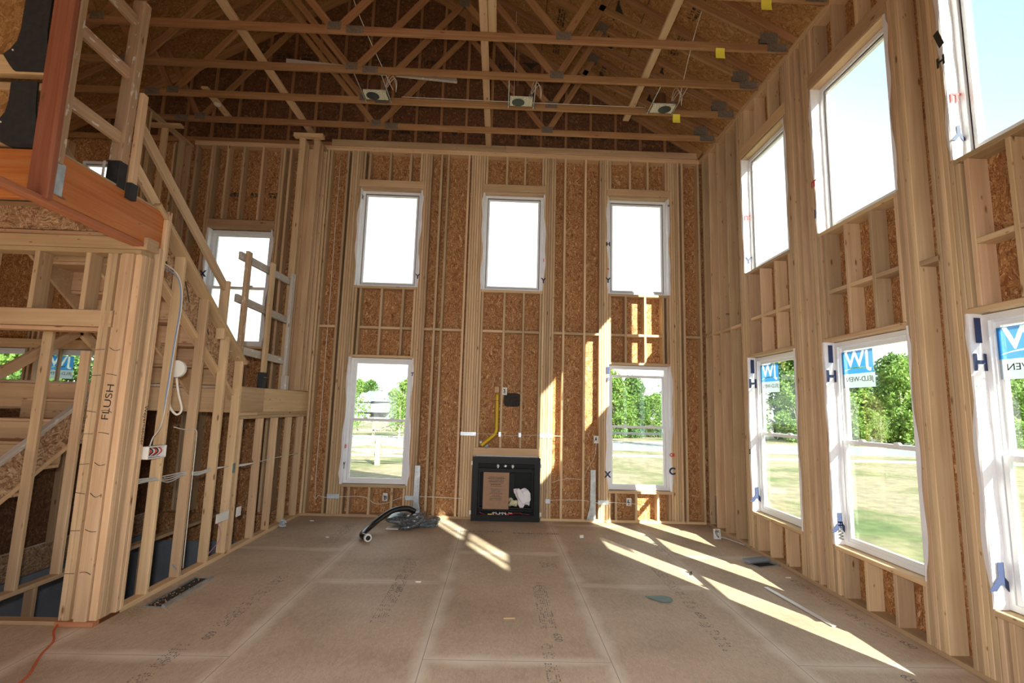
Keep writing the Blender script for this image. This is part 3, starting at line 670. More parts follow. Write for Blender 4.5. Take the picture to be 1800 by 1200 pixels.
window('right', RWy[0], .497, 3.455, 5.01, False, 'upper right-wall window nearest the back corner', marks=[(-1, 'jamb', 'IT', 4.2, .09, 'redink', 0), (-1, 'jamb', 'Y', 3.62, .12, 'navy', 0)])
window('right', RWy[1], .497, 3.455, 5.01, False, 'middle upper window of the right wall showing pale sky', marks=[(-1, 'face', 'IT', 3.98, .09, 'redink', 0), (-1, 'face', 'l', 3.66, .12, 'navy', 0)])
window('right', RWy[2], .497, 3.455, 5.01, False, 'upper right-wall window cut by the top right corner of the photo', marks=[(-1, 'face', 'H', 4.22, .10, 'ink', 0), (-1, 'face', '|', 4.40, .14, 'ink', .3), (-1, 'jamb', 'IT', 3.92, .09, 'redink', 0), (-1, 'jamb', 'Y', 3.66, .15, 'navy', math.pi)])
rw = window('right', REAR_W[0], REAR_W[1], REAR_W[2], REAR_W[3], True, 'gridded upper window of the right wall behind the camera', flaps=False)
b = bmesh.new(); add_box(b, (-.022, .075, 3.6), (.022, .10, 4.9)); gbar = from_bm('grid_bar', b, 'pvc', None); WL[rw.name] = Vector((0, 0, 0)); gbar.parent = rw; gbar.location = (0, 0, 0)
window('back', BW[0][0], .475, .46, 2.34, True, 'lower left window of the back wall showing a distant house and fence', marks=[(-1, 'jamb', 'Y', .72, .13, 'navy', 0), (-1, 'jamb', 'OI', 1.0, .07, 'redink', 0), (1, 'face', 'T', 2.10, .07, 'navy', 0)])
window('back', BW[2][0], .475, .46, 2.34, True, 'lower right window of the back wall with its upper sash slipped down', drop=.10, marks=[(-1, 'face', '|', 2.25, .11, 'navy', 0), (-1, 'face', 'F', 2.10, .09, 'navy', 0), (-1, 'face', 'X', .69, .12, 'navy', 0), (1, 'face', 'OI', 1.0, .07, 'redink', 0), (1, 'face', 'C', .76, .14, 'navy', 0)])
window('back', BW[0][0], .475, 3.455, 5.03, False, 'upper left window of the back wall', marks=[(-1, 'jamb', 'X', 4.9, .09, 'ink', 0), (1, 'face', 'Y', 3.62, .10, 'navy', 0)])
window('back', BW[1][0], .475, 3.455, 5.03, False, 'upper middle window of the back wall above the fireplace', marks=[(1, 'face', 'Y', 3.62, .11, 'navy', 0), (1, 'face', 'I', 3.95, .06, 'redink', 0)])
window('back', BW[2][0], .475, 3.455, 5.03, False, 'upper right window of the back wall with sun on its sill', marks=[(-1, 'face', 'Y', 3.66, .11, 'navy', 0), (-1, 'face', 'o', 3.85, .05, 'redink', 0), (-1, 'face', 'H', 4.25, .09, 'ink', 0), (1, 'face', 'o', 4.93, .06, 'ink', 0)])
window('back', -4.115, .485, 2.46, 4.29, True, 'tall window above the stair landing behind the loose guard rails', marks=[(-1, 'face', 'X', 3.55, .13, 'navy', 0), (1, 'jamb', 'II', 3.8, .09, 'redink', 0)])
window('back', -7.58, .44, 1.0, 2.33, True, 'low window at the very left edge of the photo beyond the stairs, green leaves outside', flaps=False)
window('back', -6.48, .45, 1.0, 2.33, True, 'low window beyond the stairs with a blue sticker, right of the other low window', True, flaps=False)
window('back', -6.4, .35, 4.3, 5.36, False, 'small upper window glimpsed between the guard rail posts at upper left', flaps=False)

# ------------------------------------------------------------------ left partition under the upper stair flight
wl = empty('wall_left', (XL, 3.9, 0), 'left partition of open studs growing shorter under the stair stringer', 'wall', kind='structure')
bx('bottom_plate', wl, (XL-.089, XL), (3.94, D), (.0, S), 'plate')
def capz(y): return 2.09+(5.636-y)*.703      # top of the sloping cap board
for y, w in ((4.42, S), (4.84, S), (5.27, S), (5.60, S), (5.705, S)):
    zt = capz(y)-.045 if y < 5.65 else 1.43
    o = bx('stud', wl, (XL-.089, XL), (y, y+w-.001), (S, zt), 'stud')
for y in (6.20, 6.60, 7.04, 7.46): bx('stud', wl, (XL-.089, XL), (y, y+S), (S, 1.43), 'stud')
beam('cap_board', wl, (XL-.045, 4.00, capz(4.00)-.025), (XL-.045, 5.66, capz(5.66)-.025), .14, .036, 'plate', up=(1, 0, 0))
bx('landing_plate', wl, (XL-.089, XL+.002), (5.64, D-.01), (1.432, 1.469), 'plate'); bx('landing_plate', wl, (XL-.089, XL+.002), (5.64, 6.05), (1.470, 1.507), 'plate'); bx('landing_plate', wl, (XL-.089, XL+.002), (6.052, D-.01), (1.470, 1.507), 'plate')
bx('landing_rim', wl, (XL-.038, XL+.004), (5.64, 6.18), (1.508, 1.79), 'plate'); bx('landing_rim', wl, (XL-.038, XL+.004), (6.182, D-.01), (1.508, 1.79), 'plate')
# corner post: bundle of studs
pst = empty('corner_post', (-2.95, 3.95, 0), 'thick bundle of pale studs at the corner beside the stairs with FLUSH written on it', 'post')
zt = 2.76
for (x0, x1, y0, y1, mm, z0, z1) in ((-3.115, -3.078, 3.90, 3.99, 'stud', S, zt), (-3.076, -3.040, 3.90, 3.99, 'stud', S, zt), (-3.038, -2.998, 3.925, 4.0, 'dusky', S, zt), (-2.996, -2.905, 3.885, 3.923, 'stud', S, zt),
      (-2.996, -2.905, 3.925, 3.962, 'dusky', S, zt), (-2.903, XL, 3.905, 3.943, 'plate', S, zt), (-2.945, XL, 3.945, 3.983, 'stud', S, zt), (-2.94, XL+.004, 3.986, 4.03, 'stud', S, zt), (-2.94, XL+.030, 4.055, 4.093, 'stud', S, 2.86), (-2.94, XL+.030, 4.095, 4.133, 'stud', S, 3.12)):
    bx('stud', pst, (x0, x1), (y0, y1), (z0, z1), mm)
bx('foot_block', pst, (-3.12, XL), (3.88, 4.14), (0, S-.001), 'rust')
tx = text('written_word', pst, 'FLUSH', (-2.951, 3.8838, 1.60), .075, 'ink', (math.pi/2, -math.pi/2+.05, 0), depth=.0004, sx=1.3)
for z in (.36, .66, .92, 1.14, 1.36, 1.52, 1.80, 2.0):
    tube('pencil_line', pst, [(-3.11, 3.898, z+.01*math.sin(z*9)), (-3.04, 3.898, z)], .0022, 'ink', n=4); tube('pencil_line', pst, [(-2.992, 3.883, z+.012), (-2.95, 3.882, z+.018*math.sin(z*5)), (-2.912, 3.883, z)], .0022, 'ink', n=4)
# front stair wall (header, short studs)
wf = empty('wall_stair', (-5, 3.9, 0), 'framed wall with a header at the left edge in front of the stairs', 'wall', kind='structure')
bx('header', wf, (-8.4, -3.02), (3.90, 3.985), (2.175, 2.305), 'plate', 'golden brown header board'); bx('header_plate', wf, (-8.4, -3.04), (3.93, 4.03), (2.140, 2.173), 'dusky')
bx('top_plate', wf, (-8.4, -2.86), (3.90, 4.03), (2.763, 2.80), 'plate'); bx('top_plate', wf, (-8.4, XL+.03), (3.90, 4.03), (2.802, 2.90), 'plate')
for x in (-3.66, -3.265, -4.07, -4.5, -5.0): bx('cripple_stud', wf, (x-.019, x+.019), (3.90, 4.03), (2.306, 2.762), 'stud')
bx('jack_stud', wf, (-3.075, -3.05), (3.99, 4.03), (2.306, 2.762), 'stud')
bx('bottom_plate', wf, (-5.3, -3.12), (3.90, 3.98), (.0, .03), 'dusky')
# wall between the flights
wm = empty('wall_middle', (-3.93, 4.9, 0), 'studs of the wall between the two stair flights at the left edge', 'wall', kind='structure')
for y in (4.43, 4.85, 5.28): bx('stud', wm, (-4.005, -3.92), (y, y+S), (.04, 2.36-(y-4.43)*.70), 'stud')
bx('bottom_plate', wm, (-4.01, -3.918), (4.0, 7.5), (0, S), 'plate')
for y in (4.2, 4.62, 5.05, 5.5, 6.0): bx('basement_stud', wm, (-4.005, -3.92), (y, y+S), (-2.69, -.001), 'dusky')
wk = sheet_holes('wall_kitchen', 'osb_shaded', 'x', -5.06, .011, (3.6, D-.01), (0, 1.49), [], kind='structure'); tag(wk, 'strand board partition behind the stairs at the left edge', 'wall')  # the dimness behind the stairs is painted in with the darker board
for y in (4.0, 4.4, 4.8, 5.2, 5.6, 6.0, 6.4, 6.8, 7.2): bx('stud', wk, (-5.048, -4.975), (y, y+S), (0, 1.48-max(0, 5.7-y)*.5), 'dusky')
# ------------------------------------------------------------------ stairs
st = empty('staircase', (-3.9, 5.7, 0), 'unfinished wooden staircase with two flights and strand board stringers', 'staircase')
def sloped(name, x0, x1, ya, za, yb, zb, h, m):
    bm = bmesh.new(); vs = []
    for x in (x0, x1): vs.append([bm.verts.new(p) for p in ((x, ya, za-h), (x, yb, zb-h), (x, yb, zb), (x, ya, za))])
    a, c = vs; bm.faces.new(a[::-1]); bm.faces.new(c)
    for i in range(4): bm.faces.new((a[i], a[(i+1) % 4], c[(i+1) % 4], c[i]))
    return from_bm(name, bm, m, st)
SLs = .703
# upper flight: rises towards the camera
ua, ub = 5.68, 4.02
for xs in (-2.972, -3.93, -3.45):
    zt0 = capz(ua)-.05; o = sloped('stringer', xs, xs+.028, ua, zt0, ub, capz(ub)-.05, .33, 'osb_web' if xs > -3 else 'plate'); 
    if xs > -3: beam('stringer_flange', st, (xs+.014, ua, zt0-.355), (xs+.014, ub, capz(ub)-.05-.355), .089, .036, 'plate', up=(1, 0, 0))
rng = random.Random(3)
for k in range(4): 
    y = 5.35-.36*k; z = capz(y)-.17
    beam('stringer_mark', st, (-2.942, y-.02, z+.09), (-2.942, y+.07, z-.09), .012, .002, 'ink')
for i in range(6):
    y = 5.66-.278*i; z = 1.80+.196*i
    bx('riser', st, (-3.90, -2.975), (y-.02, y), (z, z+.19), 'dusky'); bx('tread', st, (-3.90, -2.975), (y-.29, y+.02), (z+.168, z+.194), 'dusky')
# lower flight: rises away from the camera
for xs in (-4.015,):
    sloped('stringer', xs-.028, xs, 3.10, .28, 5.62, 2.03, .32, 'osb_web')
    beam('stringer_flange', st, (xs-.014, 3.1, .285), (xs-.014, 5.62, 2.035), .06, .036, 'grey', up=(1, 0, 0)); beam('stringer_flange', st, (xs-.014, 3.1, -.055), (xs-.014, 5.62, 1.69), .06, .036, 'plate', up=(1, 0, 0))
for i in range(9):
    y = 5.68-.278*i; z = 1.80-.198*i
    bx('riser', st, (-4.97, -4.045), (y-.02, y), (z-.198, z-.03), 'plate'); 
    if i: bx('tread', st, (-4.97, -4.045), (y-.03, y+.27), (z-.028, z), 'plate')
for (xa, xb, mm) in ((-6.3, -5.08, 'plate'),):
    for k, z in enumerate((1.52, 1.25, .98, .70)): bx('landing_face_board', st, (xa, xb), (5.80, 5.83), (z, z+.26), 'plate')
beam('stair_handrail', st, (-4.04, 4.02, 1.72), (-4.04, 4.86, 2.26), .089, .037, 'plate'); beam('stair_handrail', st, (-4.04, 4.86, 2.26), (-4.04, 5.35, 1.95), .089, .037, 'plate')
# landing
ld = empty('stair_landing', (-4, 6.6, 1.5), 'stair landing platform of planks and joists against the back wall', 'landing')
bx('landing_deck', ld, (-6.3, -2.89), (5.66, D-.02), (1.765, 1.795), 'floor'); bx('landing_header', ld, (-6.3, -2.975), (5.70, 5.74), (1.50, 1.763), 'plate')
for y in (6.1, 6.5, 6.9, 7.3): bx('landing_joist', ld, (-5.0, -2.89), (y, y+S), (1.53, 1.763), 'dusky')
# handrail of the upper flight
hr = empty('stair_handrail', (XL, 5.18, 2.3), 'long slanting two-by-four handrail running down to a short newel post', 'handrail')
beam('rail', hr, (XL-.05, 3.68, 3.83), (XL-.05, 5.20, 2.80), .089, .037, 'stud'); beam('rail', hr, (XL-.05, 3.70, 3.48), (XL-.05, 4.20, 3.12), .089, .037, 'stud')
bx('newel_post', hr, (XL-.088, XL), (5.17, 5.208), (2.26, 2.87), 'stud')
hf = beam('far_rail', st, (-3.95, 4.10, 3.95), (-3.95, 4.75, 3.50), .089, .037, 'stud')
# loose guard rail on the landing
gr = empty('landing_guard_rail', (XL, 6.2, 1.8), 'paint splattered temporary guard rail of three posts and three rails on the landing', 'guard rail')
bx('post', gr, (XL-.05, XL-.012), (5.53, 5.618), (2.10, 3.31), 'splat'); bx('post', gr, (XL-.03, XL+.008), (6.085, 6.175), (1.80, 3.34), 'stud'); bx('post', gr, (XL-.05, XL-.012), (6.74, 6.83), (1.80, 3.38), 'grey')
for z0, z1 in ((3.235, 3.27), (2.755, 2.735), (2.20, 2.18)):
    beam('rail', gr, (XL-.07, 5.46, z0), (XL-.07, 6.79, z1), .089, .037, 'grey')
for y, mm in ((6.13, 'felt'), (6.785, 'grey')): bx('post_boot', gr, (XL-.055, XL+.012), (y-.048, y+.048), (1.795, 1.98), mm)
bx('paint_patch', [c for c in gr.children if c.name.startswith('post_boot')][0], (XL+.0125, XL+.0135), (6.10, 6.16), (1.83, 1.95), 'white')
# stub walls beside the landing
sw = empty('wall_stub', (-3, 7.3, 1.8), 'narrow chase of studs with a cap board left of the upper windows', 'wall', kind='structure')
for x0 in (-3.165, -2.945): bx('stud', sw, (x0, x0+.089), (7.255, 7.293), (1.80, 5.60), 'stud'); bx('stud', sw, (x0, x0+.089), (7.40, 7.438), (1.80, 5.60), 'stud'); bx('top_plate', sw, (x0, x0+.089), (7.25, 7.60), (5.60, 5.638), 'plate'); bx('stud', sw, (x0, x0+.089), (7.57, 7.608), (1.80, 5.60), 'stud')
bx('stud', sw, (-3.075, -2.95), (7.42, 7.458), (1.80, 5.55), 'dusky'); bx('cap_board', sw, (-3.24, -2.80), (7.20, 7.29), (5.64, 5.70), 'plate')
# stairwell left wall on the upper floor
ws = empty('wall_stairwell', (-4.97, 6, 1.8), 'open studs along the far side of the stairwell', 'wall', kind='structure')
for y in (6.55, 6.62, 6.98, 7.38, 7.55): bx('stud', ws, (-5.06, -4.97), (y, y+S), (1.80 if y > 5.7 else 3.2, 5.60), 'stud')
bx('top_plate', ws, (-5.06, -4.97), (6.5, D-.01), (5.60, 5.638), 'plate'); bx('cap_board', ws, (-5.2, -4.74), (6.90, 6.99), (5.56, 5.60), 'plate')
# upper floor edge
uf = empty('upper_floor', (-4, 3.2, 2.9), 'upper floor edge with an orange engineered beam', 'floor', kind='structure')
bx('edge_beam', uf, (XL-.045, XL), (3.06, 4.115), (2.86, 3.172), 'orange', 'bright orange engineered beam'); bx('edge_beam', uf, (-5.0, XL-.047), (3.06, 3.105), (2.86, 3.18), 'orange', 'bright orange engineered beam')
bx('edge_plate', uf, (XL-.089, XL+.003), (2.0, 4.10), (2.823, 2.858), 'rust', 'dull red plate'); bx('floor_deck', uf, (-8.4, XL-.05), (3.12, 4.03), (3.182, 3.20), 'floor')
bx('rim_joist', uf, (-8.4, -2.95), (3.94, 3.95), (2.95, 3.15), 'osb_web'); bx('rim_flange', uf, (-8.4, -2.95), (3.92, 3.97), (3.135, 3.17), 'dusky'); bx('rim_flange', uf, (-8.4, -2.95), (3.92, 3.97), (2.905, 2.94), 'dusky')
bx('edge_trim', uf, (XL-.043, XL-.004), (3.10, 4.12), (3.173, 3.19), 'plate'); bx('edge_upright', uf, (XL+.002, XL+.028), (4.117, 4.155), (2.78, 3.20), 'stud')
o = bx('steel_angle', uf, (XL+.001, XL+.006), (3.075, 3.135), (2.90, 3.11), 'galv', 'pale galvanised steel angle')
# stacked I-joists with black felt at far left
for i, (z0, z1, lb) in enumerate(((3.205, 3.62, 'lower of two stacked strand board joists at the upper left edge'), (3.68, 4.6, 'upper of two stacked strand board joists at the upper left edge'))):
    ij = empty('stacked_joist', (-3.6, 3.1, z0), lb, 'joist')
    bx('joist_flange', ij, (-5.2, -2.95), (3.04, 3.10), (z0, z0+(.075 if i == 0 else .13)), 'plate'); bx('joist_flange', ij, (-5.2, -2.95), (3.04, 3.10), (z1-.05, z1), 'plate')
    bx('joist_web', ij, (-5.2, -2.95), (3.06, 3.075), (z0+.02, z1-.02), 'osb_roof')
    ft = empty('black_felt_strap', (-3.05, 3.03, z0), 'upper black felt strap folded under the joist ends' if i else 'lower black felt strap folded under the joist ends', 'strap')
    bm = bmesh.new()
    zb = z0+(.0 if i == 0 else .02)
    top = z1 if i == 0 else 4.6
    prof = [(-3.17, -3.005, top), (-3.165, -2.995, zb+.28), (-3.175, -2.985, zb+.20), (-3.21, -2.97, zb+.14), (-3.25, -2.962, zb+.10), (-3.20, -2.963, zb+.03), (-3.17, -2.965, zb-.005)]
    pr = None
    for a, b2, z in prof:
        c = [bm.verts.new(p) for p in ((a+3.05, 0, z-z0), (b2+3.05, 0, z-z0), (b2+3.05, .012, z-z0), (a+3.05, .012, z-z0))]
        if pr:
            for k in range(4): bm.faces.new((pr[k], pr[(k+1) % 4], c[(k+1) % 4], c[k]))
        else: bm.faces.new(c)
        pr = c
    c = [bm.verts.new(p) for p in ((-3.14+3.05, .07, zb-z0-.017), (-2.97+3.05, .07, zb-z0-.017), (-2.97+3.05, .082, zb-z0-.006), (-3.14+3.05, .082, zb-z0-.006))]
    for k in range(4): bm.faces.new((pr[k], pr[(k+1) % 4], c[(k+1) % 4], c[k]))
    bm.faces.new(c); fo = from_bm('felt', bm, 'felt', ft, (-3.05, 3.025, z0))
    bm = bmesh.new(); cyl(bm, (0, 0, 0), .006, .004, 10, 'y'); from_bm('nail_head', bm, 'white', fo, (-3.19, 3.021, zb+.13))
# guard rail above the orange beam
gu = empty('balcony_guard_rail', (XL, 3.3, 2.86), 'red stained post and splattered post joined by level rails above the orange beam', 'guard rail')
beam('post', gu, (-2.878, 3.035, 2.85), (-2.905, 3.035, 4.75), .10, .0, 'red') if False else None
b_post = beam('post', gu, (-2.885, 3.03, 2.84), (-2.912, 3.03, 4.75), .135, .04, 'red', up=(1, 0, 0), label='red stained post')
bx('post', gu, (-2.868, -2.828), (3.052, 3.10), (3.10, 4.75), 'splat')
beam('post', gu, (-2.895, 3.60, 3.19), (-2.872, 3.60, 4.68), .092, .075, 'splat', up=(1, 0, 0)); beam('post', gu, (-2.832, 3.68, 3.13), (-2.832, 3.68, 3.97), .038, .06, 'stud', up=(1, 0, 0))
for z in (4.52, 4.08, 3.56): beam('rail', gu, (-2.885, 3.06, z), (-2.885, 3.58, z-.01), .088, .036, 'splat')
beam('post_boot', gu, (-2.895, 3.60, 3.175), (-2.893, 3.60, 3.37), .095, .078, 'felt', up=(1, 0, 0)); bx('post_boot', gu, (-2.855, -2.808), (3.645, 3.715), (3.12, 3.24), 'felt')
bx('paper_label', gu, (-2.965, -2.945), (3.552, 3.554), (3.22, 3.36), 'white')

# ------------------------------------------------------------------ house behind the camera (closes the room)
wfront = sheet_holes('wall_front', 'osb', 'y', -6.0, .011, (-8.5, 3.3), (-.02, 9.2), [(-2.6, 1.2, 0, 2.4), (-6.5, -4.3, 0, 2.3), (-4.5, -.5, 3.4, 5.0), (.6, 2.6, 3.4, 5.0)], kind='structure'); tag(wfront, 'strand board wall of the room behind the camera', 'wall')  # unseen openings added for fill light; wall carried up to stop stray sun
wfl = sheet_holes('wall_far_left', 'osb', 'x', -8.5, .011, (-6, D+.15), (-.02, 5.9), [(-4.0, -1.5, .5, 2.3)], kind='structure'); tag(wfl, 'far left outer wall of the house', 'wall')

# ------------------------------------------------------------------ fireplace
fp = empty('fireplace', (.145, 7.55, 0), 'black metal fireplace insert with its front open in the back wall', 'fireplace')
FX0, FX1, FY = -.355, .645, 7.535
b = bmesh.new()
ring(b, FX0, FX1, 0, .905, .068, FY, FY+.03); add_box(b, (FX0, FY+.03, .0), (FX0+.02, FY+.40, .905)); add_box(b, (FX1-.02, FY+.03, 0), (FX1, FY+.40, .905))
add_box(b, (FX0, FY+.03, .885), (FX1, FY+.40, .905)); add_box(b, (FX0, FY+.38, 0), (FX1, FY+.40, .905)); add_box(b, (FX0+.02, FY+.03, 0), (FX1-.02, FY+.40, .015))
fbod = from_bm('fireplace_body', b, 'black', fp, (0, 0, 0))
b = bmesh.new(); ring(b, FX0+.068, FX1-.068, .068, .837, .018, FY+.012, FY+.03); from_bm('inner_trim', b, 'black', fbod)
b = bmesh.new(); ring(b, FX0+.095, FX1-.095, .165, .715, .022, FY+.05, FY+.07); add_box(b, (FX0+.09, FY+.04, .715), (FX1-.09, FY+.10, .745)); from_bm('glass_frame', b, 'blackin', fp)
b = bmesh.new(); add_box(b, (FX0+.12, FY+.30, .14), (FX1-.12, FY+.31, .72)); add_box(b, (.18, FY+.14, .2), (.27, FY+.145, .66)); add_box(b, (FX0+.10, FY+.05, .135), (FX1-.10, FY+.32, .155)); from_bm('firebox_panel', b, 'blackin', fp)
cb = bmesh.new(); add_box(cb, (-.19, FY+.030, .165), (.19, FY+.036, .69)); crd = from_bm('cardboard_notice', cb, 'kraft', None); tag(crd, 'brown cardboard sheet with printed lines leaning in the fireplace opening', 'cardboard')
r = random.Random(5); z = .62
for k in range(15):
    b = bmesh.new(); w = r.uniform(.15, .26) if k < 7 else r.uniform(.12, .18); x = -w/2
    while x < w/2:
        l = r.uniform(.008, .026); add_box(b, (x, 0, 0), (min(x+l, w/2), .0005, .006 if k not in (1, 3, 5) else .010)); x += l+.005
    from_bm('printed_line', b, 'ink', crd, (0, FY+.0292, z)); z -= .022 if k not in (6,) else .04
# crumpled bag
def blob(bm, c, rad, seed, amp=.35, n=3):
    r = random.Random(seed); bmesh.ops.create_icosphere(bm, subdivisions=n, radius=1)
    dirs = [(Vector((r.gauss(0, 1), r.gauss(0, 1), r.gauss(0, 1))).normalized(), r.uniform(3, 8), r.uniform(0, 6)) for _ in range(6)]
    for v in bm.verts[:]:
        if v.tag: continue
        d = v.co.normalized(); f = 1+sum(amp/6*math.sin(a*d.dot(u)+p)*1.6 for u, a, p in dirs)+r.uniform(-.05, .05)*amp*2
        v.co = Vector((d.x*rad[0]*f, d.y*rad[1]*f, d.z*rad[2]*f))+Vector(c); v.tag = True
b = bmesh.new(); blob(b, (0, 0, 0), (.085, .04, .13), 4, .6)
o = from_bm('crumpled_bag', b, 'wrap', None, (.40, FY+.075, .33)); o.rotation_euler = (0, -.55, 0); tag(o, 'crumpled white plastic bag lying inside the right half of the fireplace', 'bag')
b = bmesh.new(); blob(b, (0, 0, 0), (.07, .05, .06), 9, .6); o = from_bm('insulation_scrap', b, 'cream', None, (.25, FY+.12, .25)); tag(o, 'cream coloured scrap beside the crumpled bag in the fireplace', 'scrap')
for x, z in ((FX0-.02, .79), (FX1-.003, .77), (FX0-.025, .09), (FX1-.005, .08)):
    b = bmesh.new(); add_box(b, (0, 0, 0), (.03, .008, .055)); add_box(b, (.008, -.004, .018), (.022, 0, .034)); from_bm('mounting_tab', b, 'white', fbod, (x, FY+.005, z))
for x in (.02, .24):
    b = bmesh.new(); cyl(b, (0, 0, 0), .022, .035, 14, 'z', .016); cyl(b, (0, 0, -.018), .012, .018, 12); from_bm('lamp_socket', b, 'white', fp, (x, FY+.08, .765), smooth=True)
b = bmesh.new(); cyl(b, (0, 0, 0), .03, .03, 14); from_bm('blower_hub', b, 'galv', fp, (.13, FY+.09, .765))
pts = [(-.05+.012*k+.02*math.sin(k*1.7), FY+.06+.01*math.cos(k), .10+.022*math.sin(k*2.3)) for k in range(24)]
tube('gas_connector', fp, pts, .0045, 'white', n=6, sub=3); tube('valve_pipe', fp, [(.16, FY+.05, .10), (.26, FY+.05, .098)], .010, 'redink'); 
b = bmesh.new(); add_box(b, (-.11, FY+.04, .06), (-.05, FY+.06, .095)); from_bm('valve_label', b, 'ytag', fp)
tube('valve_wire', fp, [(-.24, FY+.06, .12), (-.15, FY+.05, .08), (-.02, FY+.06, .09), (.1, FY+.05, .07), (.3, FY+.06, .11), (.5, FY+.05, .09)], .004, 'redink', n=5)
b = bmesh.new(); cyl(b, (.42, FY+.05, .09), .03, .03, 16, 'y'); from_bm('control_knob', b, 'black', fp)
# gas pipe
gp = empty('gas_pipe', (-.02, 7.66, 1.1), 'yellow flexible gas pipe dropping from a brown box above the fireplace', 'pipe')
pipe = tube('pipe', gp, [(-.025, 7.66, 1.85), (-.022, 7.66, 1.6), (-.02, 7.655, 1.38), (-.03, 7.65, 1.27), (-.10, 7.63, 1.19), (-.20, 7.60, 1.11), (-.24, 7.59, 1.07)], .028, 'yellow', n=14)
for z in (1.74, 1.30): tube('pipe_band', pipe, [(-.024, 7.66, z), (-.024, 7.66, z+.006)], .0295, 'ink', n=14)
bx('pipe_box', gp, (-.065, .0), (7.60, 7.72), (1.86, 1.95), 'dusky')
for p in ((-.25, 7.61, 1.12), (-.16, 7.61, 1.06)): b = bmesh.new(); blob(b, (0, 0, 0), (.03, .02, .03), int(p[2]*100), .4, 2); from_bm('pipe_end_foil', b, 'galv', gp, p)
# rounded dark opening with outlet
b = bmesh.new(); n = 40; va = []; vb = []
for k in range(n):
    a = 2*math.pi*k/n; c, s = math.cos(a), math.sin(a); x = .125*abs(c)**.4*(1 if c > 0 else -1); z = .105*abs(s)**.4*(1 if s > 0 else -1)
    va.append(b.verts.new((x, 0, z))); vb.append(b.verts.new((x*1.0, .012, z)))
b.faces.new(va[::-1]); b.faces.new(vb)
for k in range(n): b.faces.new((va[k], va[(k+1) % n], vb[(k+1) % n], vb[k]))
o = from_bm('vent_opening', b, 'duct_shade', None, (.205, D+.126, 1.76)); tag(o, 'rounded dark opening in the sheathing above the fireplace', 'vent opening')
def outlet(loc, axis, label, s=1.0):
    b = bmesh.new(); w, h, d = .035*s, .055*s, .04
    if axis == 'y': ring(b, -w, w, -h, h, .008, -d/2, d/2); add_box(b, (-w, d/2-.004, -h), (w, d/2, h))
    else:
        ring(b, -w, w, -h, h, .008, -d/2, d/2); add_box(b, (-w, d/2-.004, -h), (w, d/2, h)); b.transform(Matrix.Rotation(math.pi/2, 4, 'Z'))
    o = from_bm('outlet_box', b, 'white', None, loc); tag(o, label, 'outlet box')
    q = [(random.uniform(-w*.6, w*.6), random.uniform(-d*.3, d*.2), random.uniform(-h*.8, h*.8)) for _ in range(8)]
    q = [Vector(v) if axis == 'y' else Vector((-v[1], v[0], v[2])) for v in q]; q = [tuple(v+Vector(loc)) for v in q]
    tube('wire_bundle', o, q, .004, 'ink', n=5, sub=4); return o
outlet((.085, 7.60, 1.885), 'y', 'small white box at the stud between the yellow pipe and the dark opening'); outlet((-1.625, 7.64, .29), 'y', 'outlet box low under the lower left window of the back wall')
outlet((1.98, 7.64, .30), 'y', 'outlet box low under the lower right window of the back wall'); outlet((1.485, 7.63, 1.20), 'y', 'outlet box beside the lower right window of the back wall')
# wires and tape along the back wall
def wire(pts, label, m='wire', r=.0045, cat='cable', name='cable'): o = tube(name, None, pts, r, m, n=6); return tag(o, label, cat)
wire([(-2.66, D+.03, 5.5), (-2.66, D+.03, 2.0), (-2.66, D+.03, .38), (-2.60, D+.03, .29), (-2.5, D-.008, .27), (-2.42, D-.008, .27), (-1.95, D-.008, .29), (-1.78, D+.04, .19), (-1.6, D+.04, .20), (-1.35, D-.008, .30), (-1.05, D-.008, .31), (-.61, D-.008, .30), (-.5, D-.006, .30)], 'white cable running down the left bay and low along the back wall to the fireplace')
wire([(.72, D-.008, .29), (.95, D-.008, .31), (1.28, D-.008, .31), (1.5, D-.008, .28), (1.75, D-.008, .29), (2.2, D-.008, .27)], 'white cable low along the back wall right of the fireplace')
wire([(-.65, D-.008, 1.24), (-.3, D-.008, 1.245), (.03, D-.008, 1.235), (.2, D-.004, 1.22), (.34, D-.008, 1.235), (.65, D-.008, 1.24), (1.0, D-.006, 1.235)], 'thin white cable taped across the wall above the fireplace', r=.003)
wire([(1.49, 7.625, 1.15), (1.46, D-.006, .95), (1.35, D-.008, .75), (1.28, D-.008, .62), (1.1, D-.004, .62), (.96, D-.008, .60), (.83, D-.008, .56)], 'thin white cable curving down from the outlet box right of the fireplace', r=.003)
for i, (x0, x1, z0, z1) in enumerate(((-.555, -.325, 1.21, 1.265), (.012, .050, 1.205, 1.275), (.312, .352, 1.205, 1.270), (.63, .815, 1.205, 1.27))):
    o = bx('tape_strip', None, (x0, x1), (D-.014, D-.0045), (z0, z1), 'tape'); tag(o, ('silver tape across the stud pack left of the yellow pipe', 'silver tape on the stud directly under the yellow pipe', 'silver tape on the second stud right of the yellow pipe', 'silver tape across the stud pack above the fireplace right side')[i], 'tape', 'tape pieces above the fireplace')
for i, (x0, x1) in enumerate(((-2.47, -2.29), (-1.33, -1.19), (.735, .80), (1.515, 1.672))):
    o = bx('tape_strip', None, (x0, x1), (D-.014, D-.0045), (.255, .32), 'tape'); tag(o, ('silver tape low on the studs left of the lower left window', 'silver tape low on the studs right of the lower left window', 'silver tape low on the stud just right of the fireplace', 'silver tape low on the studs left of the lower right window')[i], 'tape', 'tape pieces low on the back wall')
